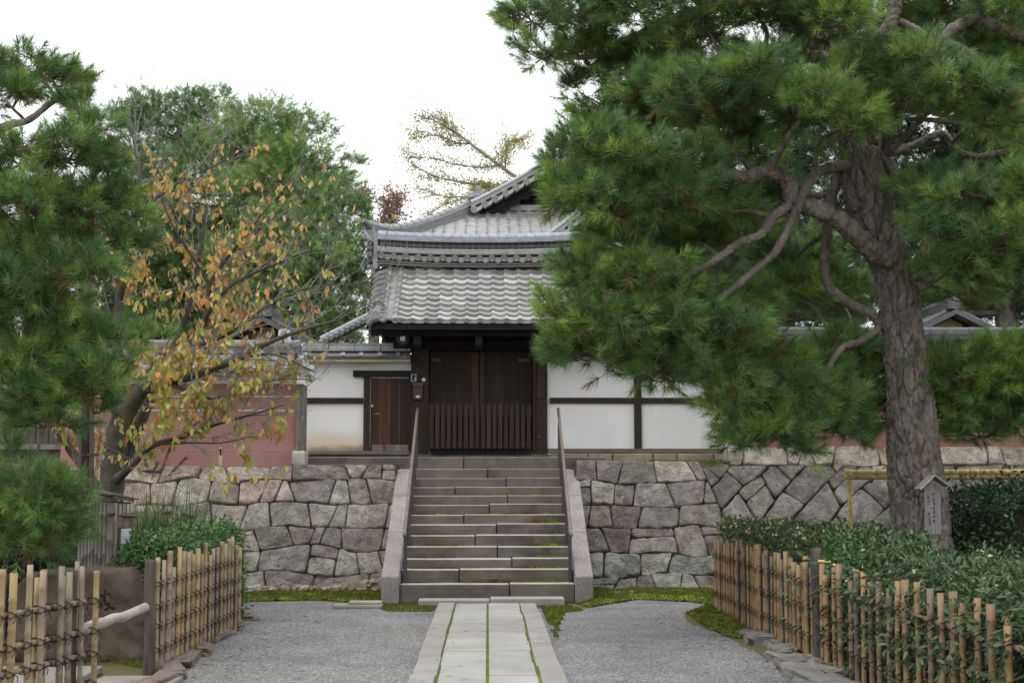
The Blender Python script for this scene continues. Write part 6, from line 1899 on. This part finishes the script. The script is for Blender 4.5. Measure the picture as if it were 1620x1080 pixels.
spray('small hedge shoots poking out through the far right bamboo fence', pt, 13, .05, GT + GH)

# orange-leaved cherry tree
YC = 18.4
cherry = thing('cherry_tree', 'spreading tree with orange autumn leaves and a mossy trunk left of the stairs', 'tree', (W(165, 900, YC).x, YC, 0))
CL = [([(160, 960, 0), (168, 860, 0), (174, 790, 0), (180, 730, 0), (186, 690, 0), (196, 655, 0), (212, 632, 0), (232, 612, -.1), (262, 602, -.3), (300, 596, -.5), (340, 582, -.6), (380, 566, -.7), (430, 540, -.8), (480, 522, -.9), (540, 505, -1)], [.24, .21, .19, .175, .17, .165, .14, .115, .095, .08, .065, .055, .04, .028, .012]),
      ([(212, 632, 0), (240, 590, 0), (262, 566, .2), (290, 552, .3), (318, 520, .4), (330, 480, .4), (332, 450, .4), (350, 420, .4), (390, 370, .4), (430, 320, .4)], [.12, .10, .09, .08, .06, .05, .045, .036, .025, .01]),
      ([(178, 760, .2), (200, 710, .3), (222, 668, .35), (240, 625, .4), (262, 580, .5), (300, 480, .6), (320, 380, .6), (326, 300, .6), (335, 250, .6)], [.16, .13, .11, .10, .08, .05, .035, .022, .01]),
      ([(196, 655, 0), (188, 600, .1), (186, 520, .2), (192, 440, .3), (205, 360, .4), (222, 290, .4), (214, 240, .4), (205, 190, .4)], [.13, .10, .085, .07, .05, .035, .02, .008]),
      ([(184, 758, -.1), (205, 740, -.3), (228, 715, -.4), (248, 702, -.5), (290, 690, -.6), (340, 672, -.7), (400, 655, -.7), (450, 640, -.8)], [.10, .06, .052, .05, .04, .028, .02, .008]),
      ([(160, 800, .1), (140, 752, .2), (118, 720, .3), (98, 690, .3), (70, 640, .4), (50, 560, .4)], [.14, .10, .085, .08, .05, .02]),
      ([(318, 520, .4), (345, 470, .2), (385, 440, .1), (430, 420, 0), (480, 400, 0), (520, 395, 0)], [.05, .04, .03, .024, .015, .008]),
      ([(290, 552, .3), (330, 540, 0), (375, 520, -.2), (430, 480, -.3), (490, 455, -.4), (550, 450, -.5)], [.055, .045, .035, .025, .016, .008]),
      ([(205, 360, .4), (240, 320, .3), (290, 285, .2), (340, 262, .2), (390, 245, .2)], [.04, .03, .022, .014, .007]),
      ([(262, 602, -.3), (300, 620, -.5), (340, 630, -.6), (390, 612, -.7), (440, 600, -.8), (490, 600, -.9)], [.05, .032, .026, .02, .014, .007]),
      ([(248, 702, -.5), (300, 700, -.7), (350, 700, -.8), (400, 690, -.9)], [.03, .02, .014, .007]),
      ([(380, 566, -.7), (430, 560, -.9), (470, 575, -1), (500, 590, -1)], [.03, .022, .014, .006]),
      ([(332, 450, .4), (300, 400, .2), (270, 350, .1), (240, 270, .1)], [.035, .028, .02, .008])]
lims = []
for i, (pts, rad) in enumerate(CL):
    l = [W(u, v, YC + dy) for u, v, dy in pts]
    if i == 0:
        l[0].z = -.05
    p, r = smoothpath(l, [k * (.88 if k > .12 else .70) for k in rad], 8)
    m = MB(); m.tube(p, r, 14 if i == 0 else 10, disp=lambda q, r: .14 * r * noise.noise(q * 7) + .06 * r * noise.noise(q * 22))
    m.build('trunk' if i == 0 else 'branch', MAT['cherrybark'], cherry, smooth=True)
    lims.append((p, r))
tw, LP, LA = [], [], []
def seg(a, b, r0, r1):
    tw.append((a, b, r0, r1))
def twig(p, d, ln, r, depth):
    d = d.normalized()
    n = 4
    q = p.copy()
    for k in range(n):
        d = (d + Vector((R.gauss(0, .16), R.gauss(0, .16), R.gauss(.05, .14)))).normalized()
        e = q + d * ln / n
        seg(q, e, r * (1 - k / n * .6), r * (1 - (k + 1) / n * .6))
        if depth > 0 and R.random() < .62:
            sdv = (d + Vector((R.gauss(0, .6), R.gauss(0, .6), R.gauss(.1, .5)))).normalized()
            twig(e, sdv, ln * R.uniform(.4, .65), r * .6, depth - 1)
        if depth <= 1:
            for _ in range(2):
                LP.append(q.lerp(e, R.random())); LA.append(d.copy())
        q = e
for i, (p, r) in enumerate(lims):
    acc = 0
    for j in range(2, len(p)):
        acc += (p[j] - p[j - 1]).length
        if r[j] < .085 and acc > .115:
            acc = 0
            uu = 772 + p[j].x * S(p[j].y); vv = 757 - (p[j].z - 1.65) * S(p[j].y)
            if uu > 560 or (vv > 535 and uu > 425):
                continue
            t = (p[j] - p[j - 1]).normalized()
            sdv = (t * .7 + Vector((R.gauss(.15, .5), R.gauss(0, .5), R.gauss(.35, .45)))).normalized()
            twig(p[j], sdv, R.uniform(.45, 1.05), min(.010, r[j] * .6), 2)
A = np.array([a for a, b, c, d in tw]); Bq = np.array([b for a, b, c, d in tw]); r0 = np.array([[c] for a, b, c, d in tw]); r1 = np.array([[d] for a, b, c, d in tw])
V, F, C = prisms(A, Bq, np.maximum(r0, .0034), np.maximum(r1, .0028), np.array([1., 1., 1.]))
npmesh('twigs', V, F, C, MAT['greytwig'], cherry)
def toleaf():
    P, X, Cc, Ls = [], [], [], []
    for p, d in zip(LP, LA):
        # how leafy this spot still is: bare towards the upper right, green and full low down
        u = 772 + p.x * S(p.y); v = 757 - (p.z - 1.65) * S(p.y)
        dens = max(0, min(1, (505 - u) / 200)) * (1.0 if v > 350 else (.5 if v > 280 else .10)) + (.55 if v > 560 and u < 470 else 0) + (.16 if u < 520 else .03)
        dens *= .55 + .9 * (noise.noise(p * 1.6) * .5 + .5)
        if v < 215 or R.random() > dens * .32:
            continue
        for _ in range(1 if R.random() < .6 else 2):
            P.append(p + Vector((R.uniform(-.03, .03), R.uniform(-.03, .03), R.uniform(-.03, 0))))
            X.append((d * .25 + Vector((R.gauss(0, .35), R.gauss(0, .35), -1.0 + R.gauss(0, .35)))))
            low = min(1, max(0, (v - 400) / 150))
            k = R.random()
            if k < .42 + .42 * low: c = R.choice([(.36, .36, .08), (.50, .42, .10), (.30, .35, .09), (.48, .43, .14), (.56, .45, .15)])
            elif k < .88: c = R.choice([(.64, .36, .09), (.60, .40, .13), (.68, .42, .17), (.60, .43, .19)])
            else: c = R.choice([(.68, .24, .09), (.70, .32, .20), (.62, .21, .08)])
            Cc.append(jit(c, .18)); Ls.append(R.choice([R.uniform(.06, .09), R.uniform(.08, .125), R.uniform(.08, .125)]))
    P = np.array(P); X = np.array(X); N = len(P)
    nr = unit(NR.normal(size=(N, 3)) + np.array([0, -.7, .2]))
    V, F, C = leaves(P, X, nr, np.array(Ls), np.array(Ls) * (.36 + .2 * NR.random(N)), np.array(Cc))
    npmesh('autumn_leaves', V, F, C, MAT['leaf'], cherry)
toleaf()

# sparse yellowing tree far behind the hall, the russet tree and a rounded pale tree
def sparse(name, label, Y, limbs_, tw_n, leafcol, Ln, dens, base_uv, spread=1.0, bark='greytwig', tr_r=.12):
    root = thing(name, label, 'tree', (W(base_uv, 600, Y).x, Y, 1.8), 'trees beyond the walls')
    P, A_, B_, R0 = [], [], [], []
    for i, (pts, rad) in enumerate(limbs_):
        l = [W(u, v, Y + dy) for u, v, dy in pts]
        if i == 0: l[0].z = 1.8
        p, r = smoothpath(l, rad, 7)
        MB().tube(p, r, 8).build('trunk' if i == 0 else 'branch', MAT[bark], root, smooth=True)
        for j in range(2, len(p)):
            if r[j] < tr_r:
                for _ in range(tw_n):
                    d = ((p[j] - p[j - 1]).normalized() * .8 + Vector((R.gauss(0, .6), R.gauss(0, .6), R.gauss(.1, .5)))).normalized()
                    q = p[j].copy()
                    ln = R.uniform(.4, 1.0) * spread
                    for k in range(4):
                        d = (d + Vector((R.gauss(0, .25), R.gauss(0, .25), R.gauss(0, .2)))).normalized()
                        e = q + d * ln / 4
                        A_.append(q); B_.append(e); R0.append(.012 - .002 * k)
                        for _ in range(dens):
                            P.append(q.lerp(e, R.random()) + Vector((R.gauss(0, .10), R.gauss(0, .10), R.gauss(0, .08))) * spread)
                        q = e
    V, F, C = prisms(np.array(A_), np.array(B_), np.array(R0)[:, None] * .8, np.array(R0)[:, None] * .6, np.array([1., 1, 1]))
    npmesh('twigs', V, F, C, MAT['greytwig'], root)
    P = np.array(P); P = P[NR.random(len(P)) < np.array([.25 + .9 * max(0, noise.noise(Vector(p) * .9) + .25) for p in P])]
    N = len(P)
    V, F, C = leaves(P, NR.normal(size=(N, 3)) + np.array([0, 0, -.5]), NR.normal(size=(N, 3)), Ln * (.7 + .6 * NR.random(N)), Ln * .6 * np.ones(N), np.array(leafcol)[NR.integers(0, len(leafcol), N)] * (.8 + .4 * NR.random((N, 1))))
    npmesh('leaves', V, F, C, MAT['leaf'], root)
sparse('maple_tree', 'thin yellowing tree with airy branches against the sky behind the hall', 47,
       [([(900, 700, 0), (890, 420, 0), (872, 330, 0), (840, 298, 0), (790, 262, 0), (745, 228, 0), (718, 208, 0), (690, 192, 0), (670, 186, 0)], [0.186, 0.136, 0.099, 0.074, 0.056, 0.043, 0.031, 0.019, 0.009]),
        ([(872, 330, 0), (830, 302, .5), (775, 295, .5), (730, 288, .5), (690, 280, .5), (655, 262, .5)], [0.062, 0.050, 0.037, 0.031, 0.019, 0.009]),
        ([(830, 320, 0), (790, 310, -.5), (740, 312, -.5), (700, 310, -.5), (670, 300, -.5)], [0.043, 0.031, 0.022, 0.015, 0.007]),
        ([(745, 228, 0), (720, 225, .4), (690, 215, .4), (655, 218, .4)], [0.031, 0.022, 0.015, 0.007]),
        ([(790, 262, 0), (760, 265, 0), (720, 260, .2), (680, 250, .2), (650, 250, .2)], [0.031, 0.025, 0.019, 0.012, 0.006]),
        ([(800, 270, 0), (800, 250, 0), (805, 225, 0), (825, 222, 0)], [0.025, 0.019, 0.012, 0.006]),
        ([(740, 312, -.5), (700, 325, -.5), (680, 340, -.4)], [0.019, 0.012, 0.006]),
        ([(730, 222, 0), (712, 200, 0), (700, 190, 0)], [0.019, 0.012, 0.006])], 4, [(.42, .40, .10), (.48, .44, .14), (.36, .36, .10), (.52, .46, .18)], .075, 4, 900)
sparse('russet_tree', 'russet brown leaved tree top between the pine and the gate roof', 42,
       [([(590, 700, 0), (592, 500, 0), (596, 400, 0), (604, 355, 0), (612, 325, 0)], [.2, .16, .12, .07, .03]), ([(596, 400, 0), (582, 340, 0), (572, 308, 0)], [.07, .05, .02]), ([(604, 355, 0), (622, 335, 0), (628, 318, 0)], [.05, .03, .015]), ([(596, 380, 0), (610, 370, 0), (622, 352, 0)], [.05, .03, .015])],
       4, [(.34, .21, .15), (.38, .25, .19), (.28, .18, .13)], .09, 6, 590, .8)
sparse('pale_tree', 'rounded yellow green tree top just above the hall roof slope', 60,
       [([(790, 700, 0), (788, 500, 0), (785, 350, 0), (783, 306, 0)], [.25, .2, .14, .05]), ([(785, 350, 0), (772, 315, 0), (766, 304, 0)], [.1, .06, .03]), ([(785, 345, 0), (800, 312, 0), (806, 303, 0)], [.1, .06, .03])],
       12, [(.30, .28, .05), (.36, .33, .07), (.26, .26, .05)], .13, 12, 785, .7)

# grass clump with plumes beside the hedge, and slender plumes by the trunk
def grass(name, label, bases, n, h, cols, plumes, cat='grass'):
    root = thing(name, label, cat, bases[0])
    A_ = []
    Vv, Ff, Cc = [], [], []
    for _ in range(n):
        b = Vector(R.choice(bases)) + Vector((R.gauss(0, .14), R.gauss(0, .14), 0))
        a = R.uniform(0, 6.283); L_ = h * R.uniform(.6, 1.15); lean = R.uniform(.15, .75)
        d = Vector((math.cos(a), math.sin(a), 0)); w = R.uniform(.007, .012)
        s = Vector((-math.sin(a), math.cos(a), 0))
        c = jit(R.choice(cols), .2); i0 = len(Vv)
        for k in range(7):
            t = k / 6
            p = b + d * (lean * L_ * t * t) + Vector((0, 0, L_ * (t - .42 * lean * t ** 3)))
            ww = w * (1 - t ** 2) + .0006
            Vv += [p - s * ww, p + s * ww]
        for k in range(6):
            Ff.append([i0 + 2 * k, i0 + 2 * k + 1, i0 + 2 * k + 3, i0 + 2 * k + 2]); Cc.append(c)
    npmesh('blades', Vv, Ff, Cc, MAT['leaf'], root)
    for (b, tip) in plumes:
        b, tip = Vector(b), Vector(tip)
        md = b.lerp(tip, .55) + Vector((-.05, 0, .12))
        p, r = smoothpath([b, md, tip], [.004, .003, .002], 8)
        st = MB(); st.tube(p, r, 5, (1.5, 1.2, .7)); st.build('stalk', MAT['greytwig'], root)
        vs, fs, cs = [], [], []
        for k in range(170):
            q = p[R.randrange(len(p) - 7, len(p))]
            d = ((p[-1] - p[-3]).normalized() + Vector((R.gauss(.2, .25), R.gauss(0, .25), R.gauss(-.1, .25)))).normalized()
            s = d.cross(Vector((R.random(), R.random(), R.random()))).normalized() * .002; i0 = len(vs); e = q + d * R.uniform(.06, .16) + Vector((0, 0, -.02))
            vs += [q - s, q + s, e]; fs.append([i0, i0 + 1, i0 + 2]); cs.append(jit((.24, .14, .08), .25))
        npmesh('plume', vs, fs, cs, MAT['leaf'], root)
gb0 = W(250, 900, 18.0); gb1 = W(215, 900, 17.7)
bs_ = [(gb0.x, 18.0, 0), (gb1.x, 17.7, 0), (W(290, 900, 18.2).x, 18.2, 0)]
def PL(u0, v0, u1, v1, Y=18.0):
    return (W(u0, v0, Y), W(u1, v1, Y))
grass('pampas_grass', 'clump of long arching grass with brown plumes behind the left hedge', bs_, 900, 1.6, [(.09, .16, .04), (.12, .19, .05), (.07, .13, .04), (.17, .20, .07)],
      [PL(235, 850, 232, 705), PL(250, 850, 266, 712), PL(230, 850, 290, 726), PL(240, 850, 246, 735), PL(270, 850, 300, 815), PL(290, 860, 330, 835), PL(255, 860, 262, 810)])
bs2 = [(W(155, 900, 17.4).x, 17.4, 0)]
grass('tall_grass', 'slender tall grass stalks in front of the mossy cherry trunk', bs2, 60, 1.7, [(.16, .17, .05), (.12, .16, .05)], [PL(155, 860, 148, 700, 17.4), PL(158, 860, 158, 690, 17.4), PL(150, 860, 110, 690, 17.4)])

# dry needles and bits of leaf lying about
lv, lf, lc = [], [], []
for k in range(520):
    x = R.choice([R.uniform(-2.6, -.7), R.uniform(.7, 2.6)] * 2 + [R.uniform(-2.7, -1.9), R.uniform(1.9, 2.7)] * 5 + [R.uniform(-.6, .6)]); y = 9.5 + 9.2 * R.random()
    z = .008 if abs(x) > .66 else .060
    a = R.uniform(0, 6.28); L_ = R.choice([.012, .02, .03, .05]); w = R.uniform(.003, .006) if L_ > .04 else R.uniform(.006, .012)
    d, s = Vector((math.cos(a), math.sin(a), 0)), Vector((-math.sin(a), math.cos(a), 0))
    p = Vector((x, y, z)); i0 = len(lv)
    lv += [p - d * L_, p + s * w + Vector((0, 0, .004)), p + d * L_, p - s * w + Vector((0, 0, .003))]
    lf.append([i0, i0 + 1, i0 + 2, i0 + 3]); lc.append(jit(R.choice([(.16, .10, .05), (.12, .085, .05), (.24, .17, .08), (.08, .06, .04)]), .2))
tag(npmesh('leaf_litter', lv, lf, lc, MAT['leaf']), kind='stuff')
